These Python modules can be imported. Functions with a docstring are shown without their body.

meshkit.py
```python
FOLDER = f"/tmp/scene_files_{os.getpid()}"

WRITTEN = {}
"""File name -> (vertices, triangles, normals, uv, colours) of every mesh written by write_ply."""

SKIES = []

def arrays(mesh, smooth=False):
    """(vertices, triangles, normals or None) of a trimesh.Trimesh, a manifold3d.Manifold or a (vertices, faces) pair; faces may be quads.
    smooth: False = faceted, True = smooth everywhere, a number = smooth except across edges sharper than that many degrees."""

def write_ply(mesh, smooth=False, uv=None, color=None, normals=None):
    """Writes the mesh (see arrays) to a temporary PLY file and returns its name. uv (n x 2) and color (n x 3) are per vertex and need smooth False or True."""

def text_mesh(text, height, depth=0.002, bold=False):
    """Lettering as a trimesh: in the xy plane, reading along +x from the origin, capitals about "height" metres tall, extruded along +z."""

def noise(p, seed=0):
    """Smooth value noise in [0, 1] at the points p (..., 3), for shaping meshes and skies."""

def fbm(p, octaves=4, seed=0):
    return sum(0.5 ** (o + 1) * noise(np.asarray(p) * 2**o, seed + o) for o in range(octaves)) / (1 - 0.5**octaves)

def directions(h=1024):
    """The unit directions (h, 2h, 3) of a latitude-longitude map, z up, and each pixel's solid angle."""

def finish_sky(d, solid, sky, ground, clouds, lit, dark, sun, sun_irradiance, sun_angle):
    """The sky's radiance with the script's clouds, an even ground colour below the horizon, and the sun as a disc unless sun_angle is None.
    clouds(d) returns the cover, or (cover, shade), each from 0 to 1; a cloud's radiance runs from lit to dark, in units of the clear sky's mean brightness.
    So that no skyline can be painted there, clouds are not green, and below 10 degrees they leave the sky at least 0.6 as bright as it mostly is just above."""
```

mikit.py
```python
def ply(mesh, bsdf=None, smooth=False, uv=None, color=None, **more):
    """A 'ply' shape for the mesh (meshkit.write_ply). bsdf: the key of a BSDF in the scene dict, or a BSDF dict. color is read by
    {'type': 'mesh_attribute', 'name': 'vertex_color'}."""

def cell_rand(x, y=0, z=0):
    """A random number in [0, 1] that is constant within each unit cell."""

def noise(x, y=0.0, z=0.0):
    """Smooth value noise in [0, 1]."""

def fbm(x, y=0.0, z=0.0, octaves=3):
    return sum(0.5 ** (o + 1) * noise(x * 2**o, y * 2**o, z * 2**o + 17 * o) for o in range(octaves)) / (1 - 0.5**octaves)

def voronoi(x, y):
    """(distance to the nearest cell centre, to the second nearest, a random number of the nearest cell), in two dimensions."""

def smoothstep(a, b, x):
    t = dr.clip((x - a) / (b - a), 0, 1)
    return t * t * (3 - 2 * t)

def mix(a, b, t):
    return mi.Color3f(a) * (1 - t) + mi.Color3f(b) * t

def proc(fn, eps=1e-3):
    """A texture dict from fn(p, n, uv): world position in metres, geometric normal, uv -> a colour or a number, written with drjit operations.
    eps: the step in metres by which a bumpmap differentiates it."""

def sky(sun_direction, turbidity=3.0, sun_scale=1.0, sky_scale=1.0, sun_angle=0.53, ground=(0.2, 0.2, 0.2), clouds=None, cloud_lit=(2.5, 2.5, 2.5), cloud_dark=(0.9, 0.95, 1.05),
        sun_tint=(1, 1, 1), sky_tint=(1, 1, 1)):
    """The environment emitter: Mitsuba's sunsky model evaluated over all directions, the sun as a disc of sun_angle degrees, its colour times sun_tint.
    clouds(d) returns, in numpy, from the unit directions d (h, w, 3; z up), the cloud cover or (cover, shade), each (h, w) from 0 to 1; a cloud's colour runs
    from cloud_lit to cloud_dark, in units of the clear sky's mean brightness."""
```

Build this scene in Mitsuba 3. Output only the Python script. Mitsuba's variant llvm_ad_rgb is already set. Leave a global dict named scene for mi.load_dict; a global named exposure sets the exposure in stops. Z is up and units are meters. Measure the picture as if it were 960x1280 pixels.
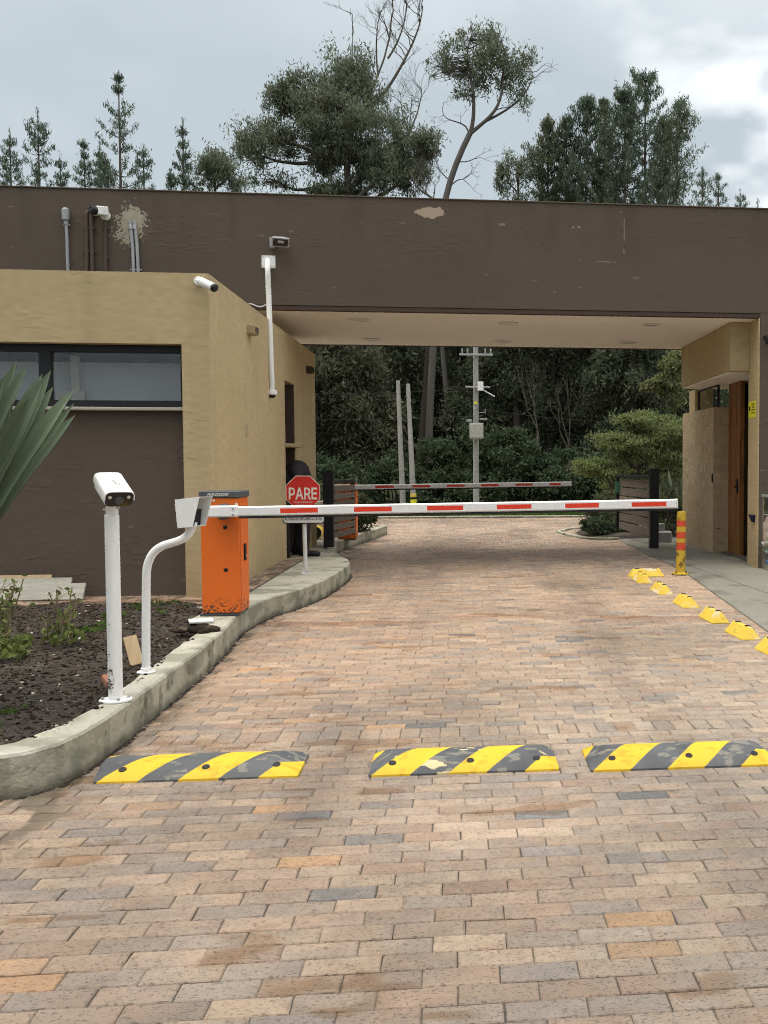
import math, random
import numpy as np, trimesh, shapely
from shapely.geometry import Polygon, Point
import drjit as dr
import mitsuba as mi
import manifold3d as m3
import mikit, meshkit
from mikit import proc, noise, fbm, cell_rand, smoothstep, mix

T = mi.ScalarTransform4f
rng = np.random.default_rng(7)
random.seed(7)
scene, labels = {}, {}
PI = math.pi

# ------------------------------------------------------------------ camera, sky, exposure
YAW, PITCH, EYE = 0.122, -0.0495, (0, 0, 1.334)
FWD = np.array([math.sin(YAW) * math.cos(PITCH), math.cos(YAW) * math.cos(PITCH), math.sin(PITCH)])
scene['camera'] = dict(type='perspective', fov=39.24, fov_axis='x', near_clip=0.05, far_clip=2000.0,
                       principal_point_offset_x=-0.2719, principal_point_offset_y=-0.0063,
                       to_world=T().look_at(origin=list(EYE), target=[float(a + b) for a, b in zip(EYE, FWD)], up=[0, 0, 1]))


def clouds(d):
    el = np.maximum(d[..., 2], 0.02)
    q = np.stack([d[..., 0] / (el + 0.22), d[..., 1] / (el + 0.22), el * 0], -1)
    big = meshkit.fbm(q * 0.55 + [3.1, 0.7, 0], 3, 11)
    mid = meshkit.fbm(q * 1.6 + [1.3, 4.2, 0.5], 5, 5)
    p = np.stack([d[..., 0] * 9, d[..., 1] * 9, d[..., 2] * 14], -1)
    puff = meshkit.fbm(p + [0.4, 0.2, 0.9], 5, 23)
    side = 0.5 + 0.5 * np.tanh((d[..., 0] - 0.17) * 9)        # brighter cumulus towards the east side
    shade = 1.0 - 0.70 * np.clip((d[..., 2] - 0.30) / 0.60, 0, 1) - 0.16 * (big - 0.5) - 0.34 * (mid - 0.5) - side * (0.05 + 3.2 * np.clip(puff - 0.47, 0, 0.25))
    return np.ones_like(shade), np.clip(shade, 0, 1)


scene['sky'] = mikit.sky([-0.26, -0.14, 0.95], turbidity=3, sun_scale=0.26, sun_angle=50, clouds=clouds,
                         cloud_lit=(2.3, 2.3, 2.3), cloud_dark=(0.70, 0.80, 0.865), sun_tint=(0.92, 0.98, 1.08))
exposure = 2.95


# ------------------------------------------------------------------ materials
def bs(name, d):
    scene[name] = d
    return name


def rgb(*c):
    return {'type': 'rgb', 'value': list(c)}


def two(d):
    return {'type': 'twosided', 'bsdf': d}


def prin(col, rough=0.8, **k):
    return {'type': 'principled', 'base_color': col if isinstance(col, dict) else rgb(*col), 'roughness': rough, 'specular': k.pop('specular', 0.3), **k}


def bumped(fn, scale, d, eps=2e-3):
    return {'type': 'bumpmap', 'scale': scale, 'tex': proc(fn, eps), 'nested': d}


def brick_color(p, n, uv):
    u, v = uv.x, uv.y
    c = mix((0.295, 0.226, 0.176), (0.330, 0.264, 0.208), smoothstep(0.0, 0.32, u))
    c = mix(c, (0.365, 0.297, 0.228), smoothstep(0.30, 0.55, u))
    c = dr.select(u > 0.60, mix((0.300, 0.252, 0.205), (0.262, 0.230, 0.200), smoothstep(0.6, 0.82, u)), c)
    c = dr.select(u > 0.87, mi.Color3f(0.380, 0.262, 0.165), c)
    c = dr.select(u > 0.915, mi.Color3f(0.240, 0.220, 0.200), c)
    c = dr.select(u > 0.982, mi.Color3f(0.180, 0.180, 0.180), c)
    c = c * (0.86 + 0.26 * v)
    # uneven firing inside one brick
    kiln = smoothstep(0.40, 0.70, fbm(p.x * 5.5 + v * 40, p.y * 5.5, u * 30, 3))
    c = mix(c, mi.Color3f(0.275, 0.245, 0.215), kiln * 0.55)
    kiln2 = smoothstep(0.58, 0.75, fbm(p.x * 6.5 + u * 50, p.y * 6.5, v * 20 + 7, 3))
    c = mix(c, mi.Color3f(0.34, 0.235, 0.165), kiln2 * 0.35)
    m = fbm(p.x * 14, p.y * 22, p.z + v * 31, 3)
    c = c * (0.82 + 0.36 * m)
    fine = noise(p.x * 420, p.y * 420, 3.0)
    c = c * (0.84 + 0.30 * fine)
    pit = smoothstep(0.70, 0.80, noise(p.x * 130 + v * 50, p.y * 260, 7.0))
    c = c * (1 - 0.38 * pit)
    pale = smoothstep(0.62, 0.8, fbm(p.x * 5 + 9, p.y * 7, v * 9, 3))
    c = mix(c, c * 1.25 + mi.Color3f(0.02, 0.022, 0.02), pale * 0.6)
    # tyre dirt and old stains on the lane
    st = smoothstep(0.45, 0.75, fbm(p.x * 0.7 + 4, p.y * 0.5, 2.0, 3))
    c = c * (1 - 0.24 * st)
    tyre = smoothstep(0.42, 0.10, dr.abs(dr.abs(p.x - 0.35) - 0.78)) * smoothstep(0.35, 0.7, fbm(p.x * 3, p.y * 0.6, 8.0, 3))
    c = mix(c, c * mi.Color3f(0.80, 0.80, 0.81), tyre)
    mossy = smoothstep(0.20, 0.0, p.x + 1.62) * smoothstep(0.4, 0.65, fbm(p.x * 12, p.y * 7, 3.0, 3))
    c = mix(c, (0.085, 0.078, 0.055), mossy * 0.75)
    band = smoothstep(0.5, 0.0, dr.abs(p.y - 9.35 - 0.02 * p.x)) * smoothstep(0.35, 0.6, fbm(p.x * 1.1, p.y * 4, 1.0, 3))
    c = mix(c, c * mi.Color3f(0.72, 0.60, 0.54), band)
    spot = smoothstep(0.70, 0.78, fbm(p.x * 3.1 + 3, p.y * 6.1, 5.0, 3))
    c = mix(c, c * mi.Color3f(0.78, 0.69, 0.60), spot)
    east = smoothstep(-1.2, 2.0, p.x) * smoothstep(12.0, 6.0, p.y)
    c = c * mix((1.03, 0.955, 0.90), (0.97, 0.975, 0.97), east)
    mid = smoothstep(4.8, 6.5, p.y) * smoothstep(15.0, 10.0, p.y)
    c = c * mix((1.0, 1.0, 1.0), (1.0, 0.965, 0.93), mid)
    return c


def brick_bump(p, n, uv):
    return fbm(p.x * 90, p.y * 90, p.z * 90, 3) - 0.8 * smoothstep(0.70, 0.80, noise(p.x * 130 + uv.y * 50, p.y * 260, 7.0))


bs('m_brick', bumped(brick_bump, 0.0022, prin(proc(brick_color), 0.82)))
bs('m_joint', prin(proc(lambda p, n, uv: mix((0.045, 0.04, 0.033), (0.115, 0.10, 0.08), fbm(p.x * 9, p.y * 9, 0.0, 3)) * (0.7 + 0.6 * noise(p.x * 300, p.y * 300))), 0.95))


def stucco_bump(p, n, uv):
    h = p.x + p.y
    a = fbm(h * 16, p.z * 34, (p.x - p.y) * 6, 3)
    b = smoothstep(0.66, 0.72, fbm(h * 13 + 5, p.z * 40, 2.0, 2)) * smoothstep(0.45, 0.6, fbm(h * 2, p.z * 4, 9.0, 2))
    return a * 0.28 + b * 0.75 + 0.12 * noise(p.x * 120, p.y * 120, p.z * 120)


def brown_paint(p, n, uv):
    c = mix((0.082, 0.062, 0.047), (0.102, 0.078, 0.060), fbm(p.x * 0.9, p.y * 0.9, p.z * 1.4, 3))
    c = c * (0.93 + 0.14 * noise(p.x * 22, p.y * 22, p.z * 60))
    chip = smoothstep(0.80, 0.825, fbm(p.x * 6 + 2, p.y * 6, p.z * 15, 3))
    c = mix(c, (0.16, 0.135, 0.115), chip * 0.8)
    streak = 0.5 * smoothstep(3.6, 4.5, p.z) * smoothstep(0.50, 0.75, fbm(p.x * 6, p.z * 0.5, 6.0, 3))
    c = mix(c, c * mi.Color3f(0.80, 0.80, 0.80), streak)
    # fallen paint and cement smears where the camera conduits were fixed
    front = smoothstep(13.46, 13.42, p.y)
    dx, dz = (p.x + 3.84) / 0.19, (p.z - 4.17) / 0.20
    r = dr.sqrt(dx * dx + dz * dz) + 1.15 * (fbm(p.x * 9, p.z * 9, 4.0, 4) - 0.5) + 0.9 * (noise(p.x * 60, p.z * 60) - 0.5)
    c = mix(c, mix((0.26, 0.23, 0.175), (0.38, 0.34, 0.27), fbm(p.x * 20, p.z * 20, 1.0, 3)), smoothstep(1.05, 0.70, r) * front)
    dx, dz = (p.x + 0.345 + 0.25 * (p.z - 4.41)) / 0.165, (p.z - 4.405) / 0.075
    r = dr.sqrt(dx * dx + dz * dz) + 0.9 * (fbm(p.x * 13, p.z * 13, 8.0, 3) - 0.5)
    c = mix(c, (0.36, 0.28, 0.21), smoothstep(0.92, 0.85, r) * front)
    s1 = smoothstep(0.008, 0.003, dr.abs(p.x - 2.04 + 0.01 * noise(p.z * 20))) * smoothstep(3.93, 3.99, p.z) * smoothstep(4.42, 4.36, p.z) * smoothstep(0.35, 0.6, noise(p.z * 30, 3.0))
    s2 = smoothstep(0.008, 0.003, dr.abs(p.z - 3.86 + 0.04 * (p.x - 1.7))) * smoothstep(1.45, 1.5, p.x) * smoothstep(1.95, 1.9, p.x) * smoothstep(0.4, 0.6, noise(p.x * 25, 8.0))
    s3 = smoothstep(0.02, 0.008, dr.abs(p.z - 4.28)) * smoothstep(0.48, 0.5, p.x) * smoothstep(0.64, 0.6, p.x) * smoothstep(0.45, 0.6, noise(p.x * 30, p.z * 40))
    s4 = smoothstep(0.02, 0.008, dr.abs(p.z - 4.27)) * smoothstep(1.36, 1.38, p.x) * smoothstep(1.5, 1.48, p.x) * smoothstep(0.45, 0.6, noise(p.x * 30, p.z * 40))
    c = mix(c, (0.30, 0.25, 0.20), dr.clip((s1 + s2 + s3 + s4) * front, 0, 1) * 0.6)
    return c


def tan_paint(p, n, uv):
    c = mix((0.400, 0.308, 0.172), (0.450, 0.350, 0.202), fbm(p.x * 0.8, p.y * 0.8, p.z * 1.1, 3))
    c = c * (0.93 + 0.14 * noise((p.x + p.y) * 14, p.z * 40, 3.0))
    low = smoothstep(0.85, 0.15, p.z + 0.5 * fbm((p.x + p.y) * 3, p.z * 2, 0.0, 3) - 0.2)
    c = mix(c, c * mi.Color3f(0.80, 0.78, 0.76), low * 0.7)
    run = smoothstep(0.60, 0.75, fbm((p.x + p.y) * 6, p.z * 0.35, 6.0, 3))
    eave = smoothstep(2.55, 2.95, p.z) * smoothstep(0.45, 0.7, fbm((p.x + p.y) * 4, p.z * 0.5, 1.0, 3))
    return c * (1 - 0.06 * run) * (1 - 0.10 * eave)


bs('m_brown', bumped(stucco_bump, 0.0042, prin(proc(brown_paint), 0.75)))
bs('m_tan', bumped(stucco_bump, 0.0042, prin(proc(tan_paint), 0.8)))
bs('m_soffit', prin(proc(lambda p, n, uv: mi.Color3f(0.82, 0.78, 0.72) * (0.94 + 0.12 * fbm(p.x * 0.8, p.y * 1.5, 0.0, 3))), 0.85))
bs('m_drip', prin((0.062, 0.038, 0.030), 0.7))
bs('m_paintbrick', bumped(lambda p, n, uv: fbm(p.x * 30, p.y * 30, p.z * 30, 4), 0.012, prin(proc(
    lambda p, n, uv: mix((0.41, 0.315, 0.195), (0.46, 0.36, 0.23), uv.x) * (0.86 + 0.28 * fbm(p.x * 6, p.y * 6, p.z * 7, 4)) * (1 - 0.55 * smoothstep(0.80, 0.84, noise(p.x * 24, p.y * 24, p.z * 34)))), 0.85)))
bs('m_mortar', prin((0.42, 0.325, 0.205), 0.9))


def concrete(p, n, uv):
    c = mix((0.235, 0.228, 0.175), (0.42, 0.405, 0.33), fbm(p.x * 2.6, p.y * 2.6, p.z * 3, 4))
    c = c * (0.86 + 0.28 * noise(p.x * 70, p.y * 70, p.z * 70))
    moss = smoothstep(0.50, 0.68, fbm(p.x * 4.5, p.y * 4.5, p.z * 6 + 3, 4))
    c = mix(c, (0.15, 0.155, 0.115), moss * 0.65)
    pale = smoothstep(0.60, 0.70, fbm(p.x * 3.5 + 8, p.y * 3.5, p.z * 4, 4))
    c = mix(c, (0.43, 0.42, 0.37), pale * 0.5)
    dirt = smoothstep(0.66, 0.72, fbm(p.x * 11, p.y * 11, p.z * 9, 3))
    c = mix(c, (0.10, 0.085, 0.065), dirt * 0.55)
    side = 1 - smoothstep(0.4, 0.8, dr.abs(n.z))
    drip = smoothstep(0.56, 0.70, fbm((p.x + p.y) * 8, p.z * 1.2, 2.0, 3))
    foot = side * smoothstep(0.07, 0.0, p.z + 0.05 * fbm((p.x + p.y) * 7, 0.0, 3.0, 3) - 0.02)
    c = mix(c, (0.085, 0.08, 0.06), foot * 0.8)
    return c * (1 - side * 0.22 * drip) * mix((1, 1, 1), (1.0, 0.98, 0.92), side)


def concrete_bump(p, n, uv):
    return fbm(p.x * 22, p.y * 22, p.z * 22, 4) + 0.3 * noise(p.x * 120, p.y * 120, p.z * 120)


bs('m_concrete', bumped(concrete_bump, 0.010, prin(proc(concrete), 0.9)))


def apron_col(p, n, uv):
    c = mix((0.125, 0.120, 0.098), (0.205, 0.198, 0.165), fbm(p.x * 1.3, p.y * 1.3, 1.0, 4)) * (0.87 + 0.26 * noise(p.x * 60, p.y * 60))
    w = fbm(p.x * 1.2, p.y * 1.2, 5.0, 3) * 0.10
    j1 = smoothstep(0.014, 0.006, dr.abs(p.x - 3.20 + 0.055 * (p.y - 10) + w * 0.3))
    c = c * (1 - 0.35 * smoothstep(0.55, 0.75, fbm(p.x * 3, p.y * 2, 7.0, 4)))
    return c * (1 - 0.6 * j1)


bs('m_apron', bumped(concrete_bump, 0.005, prin(proc(apron_col), 0.9)))
bs('m_ground', prin(proc(lambda p, n, uv: mix((0.05, 0.045, 0.03), (0.06, 0.075, 0.03), fbm(p.x * 0.5, p.y * 0.5, 0.0, 4))), 0.95))
bs('m_soil', bumped(lambda p, n, uv: fbm(p.x * 40, p.y * 40, p.z * 40, 4), 0.012, prin(proc(
    lambda p, n, uv: mix(mix((0.018, 0.0145, 0.012), (0.058, 0.047, 0.038), fbm(p.x * 36, p.y * 36, 0.0, 4)), (0.085, 0.075, 0.062), smoothstep(0.62, 0.8, fbm(p.x * 3.3, p.y * 3.3, 4.0, 3)) * 0.6)), 0.97)))
bs('m_chip', two({'type': 'diffuse', 'reflectance': proc(lambda p, n, uv: mix(mix((0.026, 0.021, 0.017), (0.115, 0.09, 0.066), uv.x * uv.x * uv.x), (0.50, 0.45, 0.38), smoothstep(0.975, 0.985, uv.y)))}))


def white_paint(p, n, uv):
    c = mix((0.74, 0.74, 0.73), (0.80, 0.80, 0.79), fbm(p.x * 3, p.y * 3, p.z * 2, 2))
    chipped = smoothstep(0.56, 0.62, noise(p.x * 150, p.y * 150, p.z * 130) * 0.55 + 0.45 * noise(p.x * 40, p.y * 40, p.z * 30) + 0.20 * smoothstep(0.62, 0.2, p.z) - 0.16) * smoothstep(0.62, 0.50, p.z) * smoothstep(-1.672, -1.690, p.x) * smoothstep(5.9, 5.8, p.y) * smoothstep(0.195, 0.205, p.z)
    return mix(c, (0.10, 0.085, 0.075), chipped)


bs('m_whitepole', prin(proc(white_paint), 0.38))
bs('m_white', prin((0.78, 0.78, 0.77), 0.35))
bs('m_offwhite', prin(proc(lambda p, n, uv: mi.Color3f(0.62, 0.62, 0.60) * (0.85 + 0.25 * fbm(p.x * 9, p.y * 9, p.z * 9, 3))), 0.45))
bs('m_alu', prin((0.76, 0.76, 0.76), 0.32, metallic=0.1))
bs('m_rubberblack', prin((0.022, 0.022, 0.024), 0.75))
bs('m_black', prin((0.012, 0.012, 0.013), 0.45))
bs('m_blackmetal', prin((0.014, 0.014, 0.016), 0.4))
bs('m_lens', prin((0.01, 0.01, 0.012), 0.06, specular=0.6))
bs('m_led', prin((0.62, 0.60, 0.52), 0.2))


def orange(p, n, uv):
    c = mi.Color3f(0.70, 0.145, 0.020) * (0.93 + 0.12 * fbm(p.x * 3, p.y * 3, p.z * 2, 3))
    low = smoothstep(0.36, 0.20, p.z + 0.14 * fbm(p.x * 18, p.y * 18, p.z * 14, 3) - 0.06)
    return mix(c, (0.07, 0.045, 0.03), low * smoothstep(0.50, 0.6, noise(p.x * 90, p.y * 90, p.z * 70)))


bs('m_orange', prin(proc(orange), 0.42))
bs('m_lid', prin((0.075, 0.08, 0.085), 0.5))
bs('m_steel', prin((0.45, 0.45, 0.45), 0.35, metallic=0.8))
bs('m_galv', prin(proc(lambda p, n, uv: mi.Color3f(0.36, 0.37, 0.38) * (0.75 + 0.4 * fbm(p.x * 14, p.y * 14, p.z * 5, 3))), 0.5, metallic=0.2))
bs('m_redtape', prin((0.66, 0.05, 0.022), 0.4))
bs('m_signred', prin(proc(lambda p, n, uv: mi.Color3f(0.53, 0.028, 0.022) * (0.9 + 0.2 * fbm(p.x * 5, p.y * 5, p.z * 5, 2))), 0.35))
bs('m_signwhite', prin((0.66, 0.62, 0.55), 0.45))
bs('m_signgrey', prin((0.56, 0.57, 0.57), 0.45))


def yellow_worn(p, n, uv):
    c = mix((0.66, 0.45, 0.045), (0.70, 0.51, 0.085), fbm(p.x * 6, p.y * 6, p.z * 6, 3))
    w = smoothstep(0.57, 0.70, fbm(p.x * 7, p.y * 7, p.z * 7, 4))
    c = mix(c, (0.66, 0.60, 0.44), w * 0.75)
    d = smoothstep(0.62, 0.70, fbm(p.x * 26, p.y * 26, p.z * 26, 3))
    return mix(c, (0.30, 0.22, 0.08), d * 0.3)


bs('m_wheelstop', prin(proc(yellow_worn), 0.6))


def bump_col(p, n, uv):          # uv.x runs along the piece in metres, uv.y across it
    s = uv.x - 0.225 * dr.power(dr.maximum(uv.y, 0) / 0.33 + 0.001, 0.7)
    k = s / 0.33
    f = k - dr.floor(k)
    ye = smoothstep(0.02, 0.035, f) * smoothstep(0.535, 0.52, f)
    y = mix((0.72, 0.47, 0.030), (0.62, 0.39, 0.028), fbm(p.x * 9, p.y * 9, 0.0, 3))
    g = mix((0.055, 0.06, 0.065), (0.115, 0.12, 0.125), fbm(p.x * 8, p.y * 8, 2.0, 3))
    scr = smoothstep(0.60, 0.70, fbm(p.x * 17, p.y * 30, 4.0, 4))
    y = mix(y, y * 0.66, smoothstep(0.55, 0.75, fbm(p.x * 20, p.y * 26, 9.0, 3)) * 0.6)
    g = mix(g, (0.26, 0.24, 0.19), scr * 0.6)
    flake = smoothstep(0.735, 0.755, fbm(p.x * 11 + 3, p.y * 16, 6.0, 3)) * smoothstep(-0.6, -0.4, p.x) * smoothstep(0.5, 0.4, p.x)
    c = mix(g, y, ye)
    return mix(c, (0.55, 0.46, 0.26), flake * (1 - ye))


bs('m_bump', bumped(lambda p, n, uv: noise(p.x * 260, p.y * 260, p.z * 260), 0.0012, prin(proc(bump_col), 0.6)))


def bollard_col(p, n, uv):
    z = p.z
    red = dr.maximum(dr.maximum(smoothstep(0.585, 0.59, z) * smoothstep(0.665, 0.66, z), smoothstep(0.44, 0.445, z) * smoothstep(0.525, 0.52, z)), smoothstep(0.30, 0.305, z) * smoothstep(0.395, 0.39, z))
    c = mix((0.58, 0.40, 0.035), (0.42, 0.27, 0.03), fbm(p.x * 9, p.y * 9, z * 9, 3))
    c = mix(c, (0.56, 0.07, 0.03), red)
    d = smoothstep(0.54, 0.66, fbm(p.x * 20 + 3, p.y * 20, z * 16, 4)) * (0.5 + 0.5 * smoothstep(0.5, 0.2, z))
    return mix(c, (0.07, 0.045, 0.025), d * 0.8)


bs('m_bollard', prin(proc(bollard_col), 0.55))


def plank_col(p, n, uv):
    g = fbm(p.x * 4 + uv.y * 30, p.y * 4, p.z * 60, 3)
    return mix((0.12, 0.092, 0.07), (0.20, 0.165, 0.135), g) * (0.72 + 0.5 * uv.x)


bs('m_slat', prin(proc(plank_col), 0.8))


def door_wood(p, n, uv):
    g = fbm(p.x * 50, p.y * 50, p.z * 1.6, 4)
    c = mix((0.17, 0.066, 0.022), (0.33, 0.145, 0.048), g)
    ring = smoothstep(0.55, 0.62, noise(p.y * 70 + 8 * noise(p.z * 1.3), p.z * 0.8))
    return c * (1 - 0.25 * ring) * (0.85 + 0.3 * fbm(p.x * 5, p.y * 5, p.z * 3, 3))


bs('m_doorwood', prin(proc(door_wood), 0.45))
bs('m_rawwood', prin(proc(lambda p, n, uv: mix((0.30, 0.21, 0.12), (0.50, 0.38, 0.23), fbm(p.x * 60, p.y * 6, p.z * 8, 3))), 0.8))
bs('m_greywood', prin(proc(lambda p, n, uv: mix((0.26, 0.25, 0.21), (0.44, 0.43, 0.37), fbm(p.x * 5, p.y * 40, p.z * 40, 3))), 0.85))
bs('m_glass', {'type': 'thindielectric', 'int_ior': 1.5})
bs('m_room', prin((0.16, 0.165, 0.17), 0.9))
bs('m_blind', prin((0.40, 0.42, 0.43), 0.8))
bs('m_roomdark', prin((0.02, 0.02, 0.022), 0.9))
bs('m_downlight', prin((0.80, 0.78, 0.72), 0.4))
bs('m_beige', prin((0.36, 0.28, 0.17), 0.6))
bs('m_brownpipe', prin((0.085, 0.058, 0.047), 0.6))
bs('m_greypost', prin(proc(lambda p, n, uv: mix((0.20, 0.195, 0.18), (0.40, 0.395, 0.37), fbm(p.x * 8, p.y * 8, p.z * 1.6, 4)) * (0.85 + 0.3 * noise(p.x * 40, p.y * 40, p.z * 12))), 0.9))
bs('m_boxgrey', prin((0.36, 0.37, 0.32), 0.5))
bs('m_notice', prin((0.72, 0.68, 0.03), 0.5))
bs('m_cloth', prin((0.034, 0.027, 0.030), 0.85))
bs('m_skin', prin((0.22, 0.11, 0.07), 0.55))
bs('m_cable', prin((0.03, 0.03, 0.032), 0.6))
bs('m_porcelain', prin((0.55, 0.57, 0.60), 0.25))
bs('m_red', prin((0.4, 0.03, 0.02), 0.4))
bs('m_blue', prin((0.010, 0.014, 0.045), 0.5))
bs('m_bag', {'type': 'principledthin', 'base_color': rgb(0.75, 0.78, 0.78), 'roughness': 0.3, 'spec_trans': 0.75, 'diff_trans': 0.6})
LIT = [(0.55, 0.56, 0.56), (0.5, 0.08, 0.08), (0.05, 0.15, 0.4), (0.5, 0.25, 0.3), (0.12, 0.3, 0.18)]


def litter(p, n, uv):
    c = mi.Color3f(*LIT[0])
    for q, t in zip(LIT[1:], (0.4, 0.55, 0.7, 0.85)):
        c = dr.select(uv.x > t, mi.Color3f(*q), c)
    return c


bs("m_litter", two({"type": "diffuse", "reflectance": proc(litter)}))


def leafm(name, a, b, trans=0.55, rough=0.55, scale=1.0):
    def col(p, n, uv):
        return mix(a, b, uv.x) * (0.72 + 0.5 * uv.y)
    return bs(name, {'type': 'principledthin', 'base_color': proc(col), 'roughness': rough, 'diff_trans': trans, 'spec_trans': 0.0, 'eta': 1.35})


leafm('m_euc', (0.120, 0.145, 0.100), (0.240, 0.265, 0.185), 0.8)
leafm('m_pine', (0.080, 0.110, 0.082), (0.180, 0.218, 0.150), 0.8)
leafm('m_cypress', (0.085, 0.105, 0.070), (0.190, 0.208, 0.130), 0.8)
leafm('m_darkolive', (0.085, 0.090, 0.062), (0.180, 0.180, 0.120), 0.8)
leafm('m_darkwood', (0.080, 0.098, 0.068), (0.170, 0.195, 0.125), 0.8)
leafm('m_hedge', (0.050, 0.074, 0.044), (0.100, 0.138, 0.076), 0.7, 0.85)
leafm('m_cedar', (0.13, 0.165, 0.070), (0.29, 0.335, 0.145), 0.8)
leafm('m_light', (0.130, 0.150, 0.065), (0.245, 0.255, 0.125), 0.7)
leafm('m_bush', (0.070, 0.085, 0.048), (0.150, 0.165, 0.090), 0.6)
leafm('m_bedleaf', (0.075, 0.105, 0.034), (0.205, 0.240, 0.080), 0.6, 0.5)
leafm('m_grass', (0.045, 0.080, 0.018), (0.105, 0.165, 0.042), 0.5)
leafm('m_twig', (0.16, 0.145, 0.10), (0.25, 0.23, 0.16), 0.1)


def agave_col(p, n, uv):
    c = mix((0.065, 0.095, 0.050), (0.130, 0.170, 0.105), uv.y)
    stripe = noise(uv.x * 22, 3.0, p.z * 0.4)
    edge = smoothstep(0.90, 0.99, dr.abs(uv.x * 2 - 1))
    c = c * (0.80 + 0.4 * stripe)
    return mix(c, (0.14, 0.18, 0.10), edge * 0.7)


bs('m_agave', two(prin(proc(agave_col), 0.42, specular=0.4)))


def bark(p, n, uv):
    return mix((0.055, 0.045, 0.036), (0.15, 0.132, 0.11), fbm(p.x * 6, p.y * 6, p.z * 0.9, 4))


bs('m_bark', prin(proc(bark), 0.95))
bs('m_barkpale', prin(proc(lambda p, n, uv: mix((0.12, 0.105, 0.088), (0.27, 0.245, 0.21), fbm(p.x * 5, p.y * 5, p.z * 0.7, 4))), 0.9))
bs('m_barkgrey', prin(proc(lambda p, n, uv: mix((0.070, 0.063, 0.056), (0.140, 0.128, 0.115), fbm(p.x * 5, p.y * 5, p.z * 0.7, 4))), 0.9))
bs('m_barkdark', prin((0.045, 0.038, 0.032), 0.95))


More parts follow.
